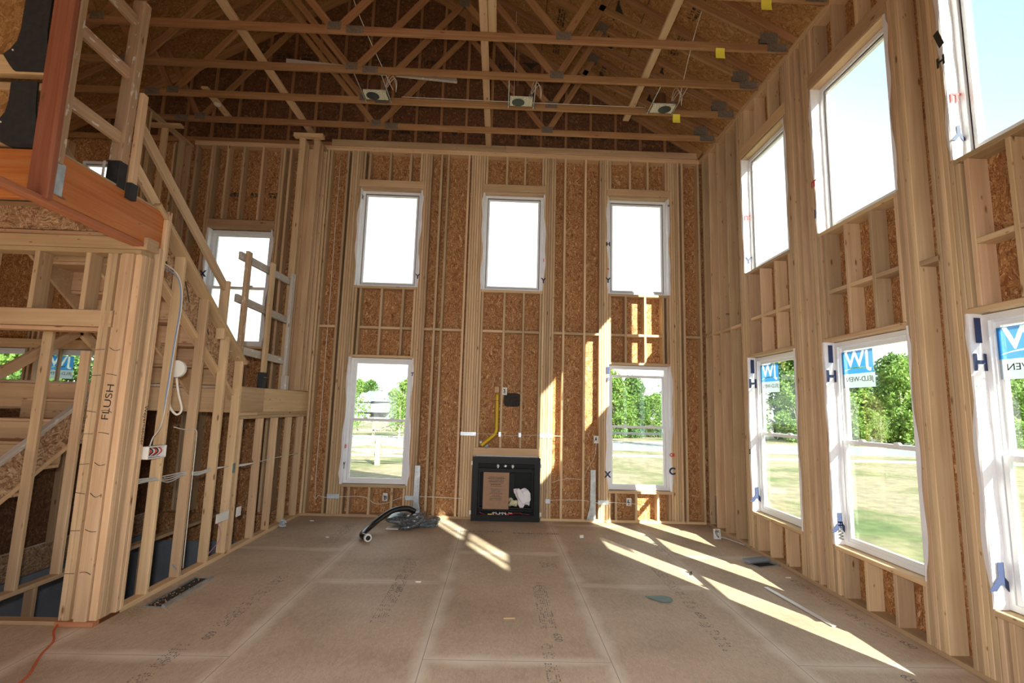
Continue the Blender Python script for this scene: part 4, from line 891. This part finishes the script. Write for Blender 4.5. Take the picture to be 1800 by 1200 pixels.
# hold-down straps
for i, (x0, lb) in enumerate(((-1.16, 'flared galvanised steel post base standing right of the lower left window'), (1.43, 'flared galvanised steel post base standing left of the lower right window'))):
    b = bmesh.new(); s = -1 if i else 1
    pr = [(-.038, .76), (.038, .76), (.040, .25), (.085 if s > 0 else .042, .04), (-.045 if s > 0 else -.095, .04), (-.042, .25)]
    va = [b.verts.new((x, 0, z)) for x, z in pr]; vb = [b.verts.new((x, .06, z)) for x, z in pr]; b.faces.new(va[::-1]); b.faces.new(vb)
    for k in range(6): b.faces.new((va[k], va[(k+1) % 6], vb[(k+1) % 6], vb[k]))
    for z in (.70, .5, .3): cyl(b, (0, -.004, z), .007, .005, 8, 'y')
    o = from_bm('hold_down', b, 'galv', None, (x0, D-.066, 0)); tag(o, lb, 'steel bracket', 'steel post bases at the back wall')
o = bx('corner_strap', None, (XR+.001, XR+.05), (7.30, 7.345), (.09, .46), 'plate_m'); tag(o, 'dark perforated steel strap low in the right back corner', 'strap')

# ------------------------------------------------------------------ recessed lamps
for i, (x, y, lb) in enumerate(((-1.755, 6.20, 'left recessed ceiling lamp of the three between the trusses'), (.178, 6.21, 'middle recessed ceiling lamp of the three, above the fireplace'), (2.09, 6.235, 'right recessed ceiling lamp of the three, nearest the right wall'))):
    lt = empty('recessed_lamp', (x, y, 5.70), lb, 'ceiling lamp', 'recessed ceiling lamps')
    b = bmesh.new(); add_box(b, (-.15, -.085, 0), (.15, .085, .006)); add_box(b, (-.15, -.088, 0), (.15, -.085, .03)); mp_ = from_bm('mounting_plate', b, 'speckle', lt, (x, y, 5.695))
    b = bmesh.new(); cyl(b, (0, 0, -.004), .085, .003, 28, 'z', .08); cyl(b, (0, 0, -.006), .062, .002, 24); from_bm('lamp_opening', b, 'lampdark', mp_, (x-(.04 if i < 2 else -.03), y, 5.695))
    b = bmesh.new(); cyl(b, (0, 0, 0), .078, .19, 24); cyl(b, (0, 0, .19), .078, .012, 24, 'z', .06); from_bm('lamp_can', b, 'lampcan', lt, (x-.03, y+.01, 5.702), smooth=False)
    b = bmesh.new(); add_box(b, (-.19, .075, 0), (.19, .085, .02)); add_box(b, (.10, -.05, .006), (.15, .05, .09)); from_bm('hanger_bar', b, 'plate_m', lt, (x, y, 5.70))
    for hx_ in (-.17, .17): bx('hanger_rail', lt, (x+hx_-.006, x+hx_+.006), (5.779, 6.366), (5.703, 5.709), 'galv')
    for k in range(3): tube('lamp_wire', lt, [(x+.12, y, 5.78), (x+.15+.02*k, y-.02, 5.95-.03*k), (x+.20+.02*k, y-.02, 6.0-.03*k), (x+.25+.01*k, y-.01, 5.88), (x+.26, y, 5.76)], .0035, 'wire', n=5)
    if i != 1: tube('feed_wire', lt, [(x+.22, y, 5.79), (x-.1+.3*(i == 2), 5.5, 6.35), (x-.3+.65*(i == 2), 4.9, 7.0)], .005, 'wire', n=5)
    else: tube('feed_wire', lt, [(x-.1, y-.1, 5.72), (x-.1, y-.12, 6.3), (x-.1, y-.15, 6.9)], .003, 'wire', n=5)
wire([(-1.45, 6.36, 5.80), (0, 6.362, 5.795), (1.9, 6.362, 5.795)], 'thin white cable lying along the second truss between the lamps')
b = bmesh.new(); cyl(b, (0, 0, 0), .045, .02, 18); cyl(b, (0, 0, -.012), .03, .012, 14)
o = from_bm('smoke_alarm_base', b, 'white', None, (-4.12, 6.70, 5.782)); tag(o, 'small round white alarm base under the short board above the stairs', 'alarm base')

# ------------------------------------------------------------------ things on the left partition
ob = empty('wire_panel_box', (XL+.03, 4.26, 1.2), 'white low-voltage box with red and blue wire ends on the stud beside the corner post', 'electrical box')
b = bmesh.new(); ring(b, -.11, .11, -.05, .05, .008, -.03, .03); add_box(b, (-.11, .024, -.05), (.11, .03, .05)); b.transform(Matrix.Rotation(math.pi/2, 4, 'Z'))
from_bm('box_shell', b, 'white', ob, (XL+.035, 4.26, 1.20))
for k in range(7): y = 4.19+.022*k; tube('wire_end', ob, [(XL+.02, y, 1.17), (XL+.05, y+.008, 1.20), (XL+.05, y-.006, 1.225), (XL+.02, y+.004, 1.235)], .005, ('redink', 'ink', 'wire')[k % 3], n=5, sub=3)
wire([(XL+.012, 4.24, 1.25), (XL+.012, 4.27, 1.32), (XL+.008, 4.36, 1.42), (XL+.006, 4.375, 1.7), (XL+.006, 4.40, 2.1), (XL+.006, 4.42, 2.42), (XL+.006, 4.40, 2.60), (XL+.006, 4.32, 2.70), (XL-.02, 4.18, 2.74)], 'blue cable climbing the tall stud beside the corner post', 'bluewire', .005)
wire([(XL+.016, 4.23, 1.25), (XL+.016, 4.26, 1.32), (XL+.012, 4.35, 1.42), (XL+.01, 4.385, 1.7), (XL+.01, 4.41, 2.1), (XL+.01, 4.435, 2.44), (XL+.01, 4.40, 2.63), (XL+.01, 4.30, 2.73), (XL-.01, 4.16, 2.77)], 'pale cable climbing beside the blue cable on the tall stud', 'wire', .005)
sd = empty('round_ceiling_box', (XL+.02, 4.50, 1.89), 'white round junction box with a hanging cable loop on the stud under the stairs', 'junction box')
b = bmesh.new(); cyl(b, (0, 0, 0), .075, .03, 22, 'y'); from_bm('box_cover', b, 'white', sd, (XL-.0, 4.475, 1.90), smooth=False)
tube('cable_loop', sd, [(XL+.01, 4.48, 1.82), (XL+.03, 4.50, 1.68), (XL+.06, 4.52, 1.55), (XL+.03, 4.51, 1.50), (XL-.01, 4.48, 1.55), (XL-.02, 4.46, 1.62)], .010, 'wire', n=8)
for k in range(4):
    wire([(XL-.02, 4.05, .95+.016*k), (XL+.004-.01*k, 4.36, .96+.006*k), (XL-.03-.008*k, 4.60, .91+.018*k), (XL-.03, 4.83, .945+.008*k), (XL-.045, 5.05, .91+.01*k), (XL-.04, 5.3, .93+.006*k), (XL-.04, 5.6, .93), (XL-.05, 5.9, .90+.006*k), (XL-.04, 6.25, .905), (XL-.04, 6.6, .91), (XL-.04, 7.5, .90)],
         ('lowest grey cable of the bundle threaded through the left studs', 'second lowest grey cable of the bundle threaded through the left studs', 'second highest grey cable of the bundle threaded through the left studs', 'highest grey cable of the bundle threaded through the left studs')[k], 'wire' if k % 2 else 'tape', .0042)
wire([(XL-.01, 4.55, 1.39), (XL+.006, 4.7, 1.36), (XL+.005, 4.86, 1.35), (XL+.005, 4.88, 1.2), (XL+.004, 4.885, .6), (XL+.004, 4.89, .1)], 'white cable crossing to and running down the second stud of the left partition', r=.004)
for (y0, y1, z0, z1, lb) in ((5.37, 5.60, .385, .475, 'wide white cover plate low on the doubled stud of the left partition'), (5.765, 5.86, .37, .47, 'small white cover plate low right of the doubled stud')):
    o = bx('cover_plate', None, (XL+.002, XL+.012), (y0, y1), (z0, z1), 'white'); tag(o, lb, 'cover plate')
wire([(XL+.008, 5.40, .385), (XL+.01, 5.46, .30), (XL+.01, 5.46, .20), (XL-.01, 5.35, .12), (XL-.03, 5.25, .05)], 'thin pink cable hanging below the wide white cover plate', 'pink', .003)
wire([(XL-.04, 4.80, .16), (XL-.02, 4.86, .08), (XL-.02, 4.92, .03)], 'short blue cable poking up at the left bottom plate', 'bluewire', .004)
wire([(XL-.03, 5.83, 1.43), (XL-.02, 5.80, 1.35), (XL-.03, 5.74, 1.25)], 'short dark cable under the landing rim', 'ink', .006)
o = bx('nail_guard', None, (XL+.002, XL+.006), (5.60, 5.65), (.86, .96), 'greenflap'); tag(o, 'small pale green nail guard on the doubled stud', 'nail guard')
text('printed_word', wl, 'Weyerhaeuser', (XL+.0306, 4.112, 1.42), .052, 'ink', (Matrix.Rotation(math.pi/2, 3, 'Z') @ Matrix.Rotation(math.pi/2, 3, 'X') @ Matrix.Rotation(-math.pi/2, 3, 'Z')).to_euler(), depth=.0004)

# ------------------------------------------------------------------ floor register holes and things lying on the floor
def rect_boot(name, cx, cy, w, l, rot, label, deep=.05):
    e = empty(name, (cx, cy, 0), label, 'floor vent')
    b = bmesh.new(); add_box(b, (-w/2, -l/2, .0005), (w/2, l/2, .002)); o = from_bm('duct_bottom', b, 'duct_shade', e, (cx, cy, 0)); o.rotation_euler.z = rot  # flat dark sheet on the floor, coloured like the shaded depth of the vent
    b = bmesh.new(); t_ = .014
    add_box(b, (-w/2-t_, -l/2-t_, 0), (-w/2, l/2+t_, .012)); add_box(b, (w/2, -l/2-t_, 0), (w/2+t_*1.8, l/2+t_, .022)); add_box(b, (-w/2, -l/2-t_, 0), (w/2, -l/2, .008)); add_box(b, (-w/2, l/2, 0), (w/2, l/2+t_, .008))
    o = from_bm('duct_rim', b, 'galv', e, (cx, cy, 0)); o.rotation_euler.z = rot; return e
rv = None
def vent_bits(e, cx, cy, w, l, seed):
    r = random.Random(seed); b = bmesh.new()
    for k in range(34):
        x, y, a, q = r.uniform(-w/2+.01, w/2-.01), r.uniform(-l/2+.02, l/2-.02), r.uniform(0, 3), r.uniform(.004, .016)
        add_box(b, (-q/2, -.002, 0), (q/2, .002, .003), Matrix.Translation((x, y, .002)) @ Matrix.Rotation(a, 4, 'Z'))
    tag(from_bm('debris', b, 'plate', e, (cx, cy, 0)), kind='stuff')
rv = rect_boot('floor_vent', -2.675, 4.60, .13, .66, 0, 'long open floor vent with a steel rim along the left partition')
rect_boot('floor_vent', 2.97, 5.70, .26, .12, .3, 'small open floor vent beside the right wall')
o = bx('wood_scrap', None, (2.78, 3.08), (5.72, 5.83), (.022, .048), 'concrete'); o.rotation_euler.z = .35; tag(o, 'short grey board scrap lying across the small right vent', 'wood scrap')
vent_bits(rv, -2.675, 4.60, .13, .66, 4)
# hose in plastic bag
hs = empty('bagged_hose', (-1.3, 7.0, 0), 'thick black hose with a white collar coming out of a plastic wrapped bundle', 'hose')
b = bmesh.new(); blob(b, (0, 0, 0), (.30, .20, .115), 21, .35, 4)
for v in b.verts: v.co.z = max(v.co.z, -.085)
from_bm('plastic_bundle', b, 'bag', hs, (-1.12, 7.12, .087), smooth=True)
tube('hose', hs, [(-1.10, 7.10, .20), (-1.20, 7.05, .25), (-1.36, 6.95, .24), (-1.50, 6.82, .16), (-1.60, 6.66, .075), (-1.63, 6.48, .045), (-1.60, 6.38, .045), (-1.54, 6.32, .045)], .036, 'hose', n=16)
b = bmesh.new(); cyl(b, (0, 0, 0), .045, .035, 20, 'y'); o = from_bm('hose_collar', b, 'white', hs, (-1.53, 6.31, .048)); o.rotation_euler.z = math.pi+.55
b = bmesh.new(); cyl(b, (0, 0, 0), .028, .006, 20, 'y'); o = from_bm('hose_mouth', b, 'darkhole', hs, (-1.512, 6.279, .048)); o.rotation_euler.z = math.pi+.55
o = bx('cardboard_scrap', None, (-1.44, -1.28), (6.92, 7.02), (.001, .012), 'white'); tag(o, 'flat pale card sticking out left of the plastic bundle', 'card')
# half-round flap
b = bmesh.new(); n = 18; va = [b.verts.new((-.12, .045, .004)), ]; pr = [(-.12, .05)]+[(.02+.09*math.cos(a), .0+.075*math.sin(a)) for a in [math.pi*.55-i*math.pi*1.15/n for i in range(n+1)]]
lo = [b.verts.new((x, y, .004+.02*abs(x))) for x, y in pr]; hi = [b.verts.new((x, y, .009+.02*abs(x))) for x, y in pr]; b.verts.remove(va[0])
b.faces.new(lo[::-1]); b.faces.new(hi)
for k in range(len(lo)): b.faces.new((lo[k], lo[(k+1) % len(lo)], hi[(k+1) % len(lo)], hi[k]))
o = from_bm('plastic_flap', b, 'greenflap', None, (1.475, 4.63, 0)); tag(o, 'grey green half-round plastic piece lying on the floor', 'plastic piece')
# metal strip
o = beam('metal_strip', None, (2.605, 4.97, .008), (2.695, 4.12, .008), .042, .008, 'alu', up=(1, 0, 0)); tag(o, 'long thin shiny metal strip lying near the right wall', 'metal strip')
# outlet box on floor with cable
ofl = outlet((2.935, 6.80, .064), 'y', 'outlet box lying on the floor near the right back corner', 1.15); ofl.rotation_euler = (-.15, 0, -.1)
wire([(2.97, 6.83, .02), (3.03, 6.78, .02), (3.08, 6.62, .02), (3.13, 6.45, .02)], 'grey cable from the floor outlet box to the right wall', 'tape', .006)
# cable ball
pts = [(-2.80+.045*math.cos(k*1.9)*math.cos(k*.7), 6.93+.045*math.sin(k*1.9), .055+.04*math.sin(k*.9)) for k in range(20)]
wire(pts, 'small tangled ball of grey cable at the foot of the left partition', 'tape', .008, 'cable ball', 'cable_ball')
for i, (x, y, l, a, lb) in enumerate(((1.122, 6.70, .05, .3, 'small white plastic bit on the floor right of the fireplace'), (.135, 4.17, .09, .1, 'thin wood splinter on the floor in the middle'), (-2.55, 7.30, .05, .2, 'small white bit on the floor in the left back corner'), (-2.05, 6.45, .05, -.6, 'white sliver on the floor left of the hose'), (-.70, 4.95, .05, 0, 'faint white chip left of the middle floor joint'), (2.03, 5.35, .11, 1.2, 'dark twig on the floor in the sun patch'), (3.0, 5.28, .05, 0, 'small pale chip beside the right bottom plate'))):
    b = bmesh.new(); add_box(b, (-l/2, -.008, 0), (l/2, .008, .008 if i != 0 else .035)); o = from_bm('floor_scrap', b, 'white' if i in (0, 2, 3, 4, 6) else ('ink' if i == 5 else 'stud'), None, (x, y, .001)); o.rotation_euler.z = a; tag(o, lb, 'scrap', 'scraps on the floor')
wire([(-3.10, 3.89, .02), (-3.05, 3.80, .008), (-2.93, 3.66, .008), (-2.86, 3.50, .008), (-2.78, 3.36, .008), (-2.70, 3.22, .008), (-2.66, 3.05, .008), (-2.6, 2.8, .008)], 'thin orange cord lying on the floor by the corner post', 'orangecord', .007, 'cord', 'extension_cord')
# sawdust and shavings
b = bmesh.new(); r = random.Random(8)
for k in range(220):
    t_ = r.random(); x = -2.72+.1*r.gauss(0, 1)*(.5+t_)+.0*t_; y = 3.98+.75*t_*r.random()+r.gauss(0, .04); l = r.uniform(.006, .03); a = r.uniform(0, 3.1)
    if x < XL+.02: x = XL+.02+r.random()*.1
    mtx = Matrix.Translation((x, y, .001+r.random()*.006)) @ Matrix.Rotation(a, 4, 'Z') @ Matrix.Rotation(r.uniform(-.4, .4), 4, 'Y'); add_box(b, (-l/2, -.003, 0), (l/2, .003, .0015), mtx)
o = from_bm('wood_shavings', b, 'plate', None); tag(o, 'wood shavings scattered between the corner post and the long floor vent', 'shavings', kind='stuff')
# faded print on the subfloor
r = random.Random(12)
for (x, y, dy, nn) in ((.48, 3.86, 1, 0), (-1.98, 3.80, 1, 0), (1.70, 4.30, 1, 0), (3.05, 3.84, 1, 0), (-.84, 4.75, 1, 0), (2.66, 3.35, 1, 0)):
    text('floor_print', floor, '650', (x, y, .0008), .085, 'smudge', (0, 0, -math.pi/2), depth=.0003)
def smear(x, y, w, l, seed):
    r = random.Random(seed); b = bmesh.new(); yy = -l/2
    while yy < l/2:
        for k in range(int(w/.018)):
            if r.random() < .62: xx = -w/2+k*.018; add_box(b, (xx, yy, 0), (xx+r.uniform(.004, .014), yy+r.uniform(.004, .018), .0004))
        yy += .022+(.04 if r.random() < .12 else 0)
    from_bm('floor_print', b, 'smudge', floor, (x, y, .0006))
for i, (x, y, w, l) in enumerate(((.44, 4.50, .14, 1.0), (.58, 5.55, .18, .20), (.40, 3.50, .10, .5), (-.86, 4.85, .13, 1.6), (-1.98, 4.5, .12, 1.1), (-1.95, 6.7, .15, 1.0), (1.72, 5.0, .12, 1.1), (1.68, 3.95, .12, .5), (3.02, 4.6, .10, 1.3), (-2.05, 3.3, .12, .7), (2.02, 6.4, .10, .9))): smear(x, y, w, l, 60+i)
def smearx(x, y, l, seed):
    r = random.Random(seed); b = bmesh.new(); xx = -l/2
    while xx < l/2: add_box(b, (xx, 0, 0), (xx+r.uniform(.006, .02), r.uniform(.03, .06), .0004)); xx += .028
    from_bm('floor_print', b, 'smudge', floor, (x, y, .0006))
smearx(-.25, 6.9, .7, 1); smearx(.55, 6.85, .6, 2)

# ------------------------------------------------------------------ outdoors
def crown_mesh(seed, R=2.1, H=6.6, n=9000, base=.3, size=.17):
    r = random.Random(seed); bm = bmesh.new(); clumps = []
    for k in range(60):
        h = r.random(); rad = R*math.sin(math.pi*min(1, .12+h*.88))**.7*r.uniform(.45, 1); a = r.uniform(0, 6.28); clumps.append((Vector((rad*math.cos(a), rad*math.sin(a), base+h*H)), r.uniform(.45, .95)))
    for k in range(n):
        c, cr_ = r.choice(clumps); d = Vector((r.gauss(0, 1), r.gauss(0, 1), r.gauss(0, .8))).normalized()*cr_*r.uniform(.55, 1.05); p = c+d
        s = size*r.uniform(.5, 1.1); u = Vector((r.gauss(0, 1), r.gauss(0, 1), r.gauss(0, 1))).normalized()*s; w = u.cross(Vector((r.gauss(0, 1), r.gauss(0, 1), r.gauss(0, 1)))).normalized()*s*.6
        bm.faces.new([bm.verts.new(p+q) for q in (-u, w, u, -w)])
    me = bpy.data.meshes.new('crown'); bm.to_mesh(me); bm.free(); return me
def trunk_mesh(seed, H):
    r = random.Random(seed); bm = bmesh.new(); top = Vector((r.uniform(-.2, .2), r.uniform(-.2, .2), H))
    tube('', None, [(0, 0, 0), (.05, 0, H*.4), tuple(top)], lambda s: .09*(1-s*.8)+.012, 'bark', n=8, bm=bm)
    for k in range(7):
        h = H*r.uniform(.3, .8); a = r.uniform(0, 6.28); l = r.uniform(.7, 1.4); tube('', None, [(0, 0, h), (l*.5*math.cos(a), l*.5*math.sin(a), h+l*.5), (l*math.cos(a), l*math.sin(a), h+l*1.1)], lambda s: .03*(1-s*.8)+.006, 'bark', n=5, bm=bm)
    me = bpy.data.meshes.new('trunk'); bm.to_mesh(me); bm.free(); return me
CM = []
for s, mm in ((1, 'leaf'), (2, 'leaf2'), (3, 'leaf')):
    me = crown_mesh(s); me.materials.append(M[mm]); tm = trunk_mesh(s, 5.2); tm.materials.append(M['bark']); CM.append((me, tm))
sl = crown_mesh(9, R=.75, H=2.6, n=1500, base=1.0, size=.10); sl.materials.append(M['leaf']); slt = trunk_mesh(9, 3.3); slt.materials.append(M['bark'])
def tree(x, y, sc, kind, rz, label, group, z=None, name='leafy_tree', sz=1.0):
    if z is None: z = -1.2 if y < 52 else -1.2-(y-52)/98*2.5
    t_ = empty(name, (x, y, z), label, 'tree', group); cm, tm = CM[kind] if kind < 3 else (sl, slt)
    for nm, me in (('crown', cm), ('trunk', tm)):
        o = bpy.data.objects.new(nm, me); COL.objects.link(o); reg(o, (x, y, z), t_)
    t_.scale = (sc, sc, sc*sz); t_.rotation_euler.z = rz
r = random.Random(77)
lbA = 'tall leafy green tree in the dense row across the road'
rows = [(10.2, 57.5, 1.3), (15.0, 56.5, .95), (19.2, 61.5, .75), (13.0, 62.5, 1.3), (18.4, 68, 1.0), (12.4, 53.5, .9), (16.6, 63, .85), (10.6, 66, 1.5), (14.8, 69, 1.25)]
for k in range(9): rows.append((33.2+5.9*k, 55.2+.5*(k % 2), 1.30 if k else 1.1)); rows.append((36.4+6.6*k, 61.5+.6*(k % 2), 1.52)); rows.append((34.2+7.4*k, 68.8, 1.7))
for i, (x, y, s) in enumerate(rows):
    tree(x, y, s, i % 3, r.uniform(0, 6), lbA, 'trees across the road')
for i, (x, y, s) in enumerate(((22.4, 66, .7), (24.6, 71, .8), (26.6, 66, .75), (29, 71, .85), (30.2, 65.5, .7))):
    tree(x, y, s, i % 3, r.uniform(0, 6), 'low bushy tree in the gap of the row across the road', 'low trees in the gap')
lbF = 'round green tree on the skyline around the distant house'
for i, x in enumerate((-66, -60, -54, -48, -42, -36, -30, -24, -18)): tree(x, 166+9*(i % 2), 1.75+.25*math.sin(i*2.3), i % 3, i, lbF, 'trees behind the distant house', z=-3.7)
for (x, y, s, lb) in ((-12.5, 43, 1.15, 'slim young tree left of the distant house'), (-8.3, 43, 1.2, 'slim young tree right of the distant house'), (24, 47, 1.25, 'bare-looking sapling by the road seen through the lower window nearest the corner'), (38.5, 50, .9, 'thin staked sapling on the verge in front of the dense trees'), (14.2, 40.5, 1.5, 'slender young tree on the verge right of centre in the lower right back window')):
    tree(x, y, s, 3, x, lb, 'saplings along the road', name='sapling')
for i, (x, y, s) in enumerate(((-17, 24, .8), (-21, 24.5, .9), (-25, 26, .9), (-17.4, 29, .8))): tree(x, y, s, i % 3, i, 'bushy green tree seen through the low window behind the stairs', 'trees behind the stairs window')
# distant house
hx, hy, hz = -36.5, 150, -3.7
ho = empty('distant_house', (hx, hy, hz), 'pale two-storey house with grey roof far beyond the fence', 'house')
b = bmesh.new(); add_box(b, (-5.2, 0, 0), (4.2, 8, 6.2)); add_box(b, (-5.6, -1.5, 0), (-1.2, 0, 6.0)); from_bm('house_wall', b, 'siding', ho, (hx, hy, hz))
b = bmesh.new()
q = [b.verts.new(v) for v in ((-5.7, -2.0, 6.1), (4.7, -.5, 6.1), (4.7, 8.5, 6.1), (-5.7, 8.5, 6.1), (-3.0, 3.5, 9.2), (1.5, 3.5, 9.2))]
for f in ((0, 1, 5, 4), (1, 2, 5), (2, 3, 4, 5), (3, 0, 4), (3, 2, 1, 0)): b.faces.new([q[i] for i in f])
from_bm('roof', b, 'roofgrey', ho, (hx, hy, hz))
b = bmesh.new(); q = [b.verts.new(v) for v in ((-5.9, -2.1, 5.9), (-.9, -2.1, 5.9), (-3.4, -2.1, 8.6), (-5.9, 3, 5.9), (-.9, 3, 5.9), (-3.4, 3, 8.6))]
for f in ((0, 1, 2), (3, 5, 4), (0, 2, 5, 3), (1, 4, 5, 2), (0, 3, 4, 1)): b.faces.new([q[i] for i in f])
from_bm('gable', b, 'siding', ho, (hx, hy, hz))
for x in (-1.0, 2.2): bb = bmesh.new(); add_box(bb, (x-.9, -.06, 0), (x+.9, 0, 2.2)); from_bm('garage_door', bb, 'garage', ho, (hx, hy, hz))
for x, z in ((-3.4, 4.4), (-4.6, 2.2), (-2.2, 2.2), (.2, 4.4), (2.8, 4.4), (1.5, 2.9)):
    bb = bmesh.new(); y_ = -1.56 if x < -1.2 else -.06; add_box(bb, (x-.5, y_, z-.6), (x+.5, y_+.05, z+.6)); from_bm('house_window', bb, 'roofgrey', ho, (hx, hy, hz))
bb = bmesh.new(); add_box(bb, (-5.5, -2.4, 2.9), (4.4, 0, 3.1)); from_bm('porch_roof', bb, 'roofgrey', ho, (hx, hy, hz))
o = bx('driveway', None, (-44, -26), (60, 140), (-3.45, -1.6), 'walk'); bpy.data.objects.remove(o)
# yard fence
fe = empty('rail_fence', (-5.6, 24.2, -1.2), 'sun bleached timber rail fence with crossed braces beyond the lower left window', 'fence')
for x, y in ((-5.62, 24.2), (-9.2, 24.6), (-2.0, 23.9)): bx('fence_post', fe, (x-.11, x+.11), (y-.11, y+.11), (-1.2, .02), 'fencewood')
for z in (-.12, -.75): beam('fence_rail', fe, (-9.2, 24.6, z), (-5.6, 24.2, z), .12, .04, 'fencewood'); beam('fence_rail', fe, (-5.6, 24.2, z), (-2.0, 23.9, z), .12, .04, 'fencewood')
for a, b2 in (((-9.2, 24.6), (-5.6, 24.2)), ((-5.6, 24.2), (-2.0, 23.9))):
    beam('fence_brace', fe, (*a, -.15), (*b2, -.72), .10, .04, 'fencewood'); beam('fence_brace', fe, (*a, -.72), (*b2, -.15), .10, .04, 'fencewood')
f2 = empty('far_rail_fence', (-10, 36.5, -1.2), 'second paler timber fence further away across the road', 'fence')
for x in (-14, -11.2, -8.4, -5.6): bx('fence_post', f2, (x-.1, x+.1), (46, 46.2), (-1.2, .3), 'fencewood')
for z in (.15, -.7): bx('fence_rail', f2, (-14, -5.6), (46.0, 46.06), (z-.07, z+.07), 'fencewood')
for x in (-14, -11.2, -8.4): beam('fence_brace', f2, (x, 46.1, -.7), (x+2.8, 46.1, .1), .10, .04, 'fencewood')
# edging board just outside the right wall
o = beam('edging_board', None, (6.2, 12.4, -1.14), (9.5, 13.6, -1.14), .12, .12, 'grey'); tag(o, 'grey landscape timber on the ground outside the lower right-wall window nearest the corner', 'timber')
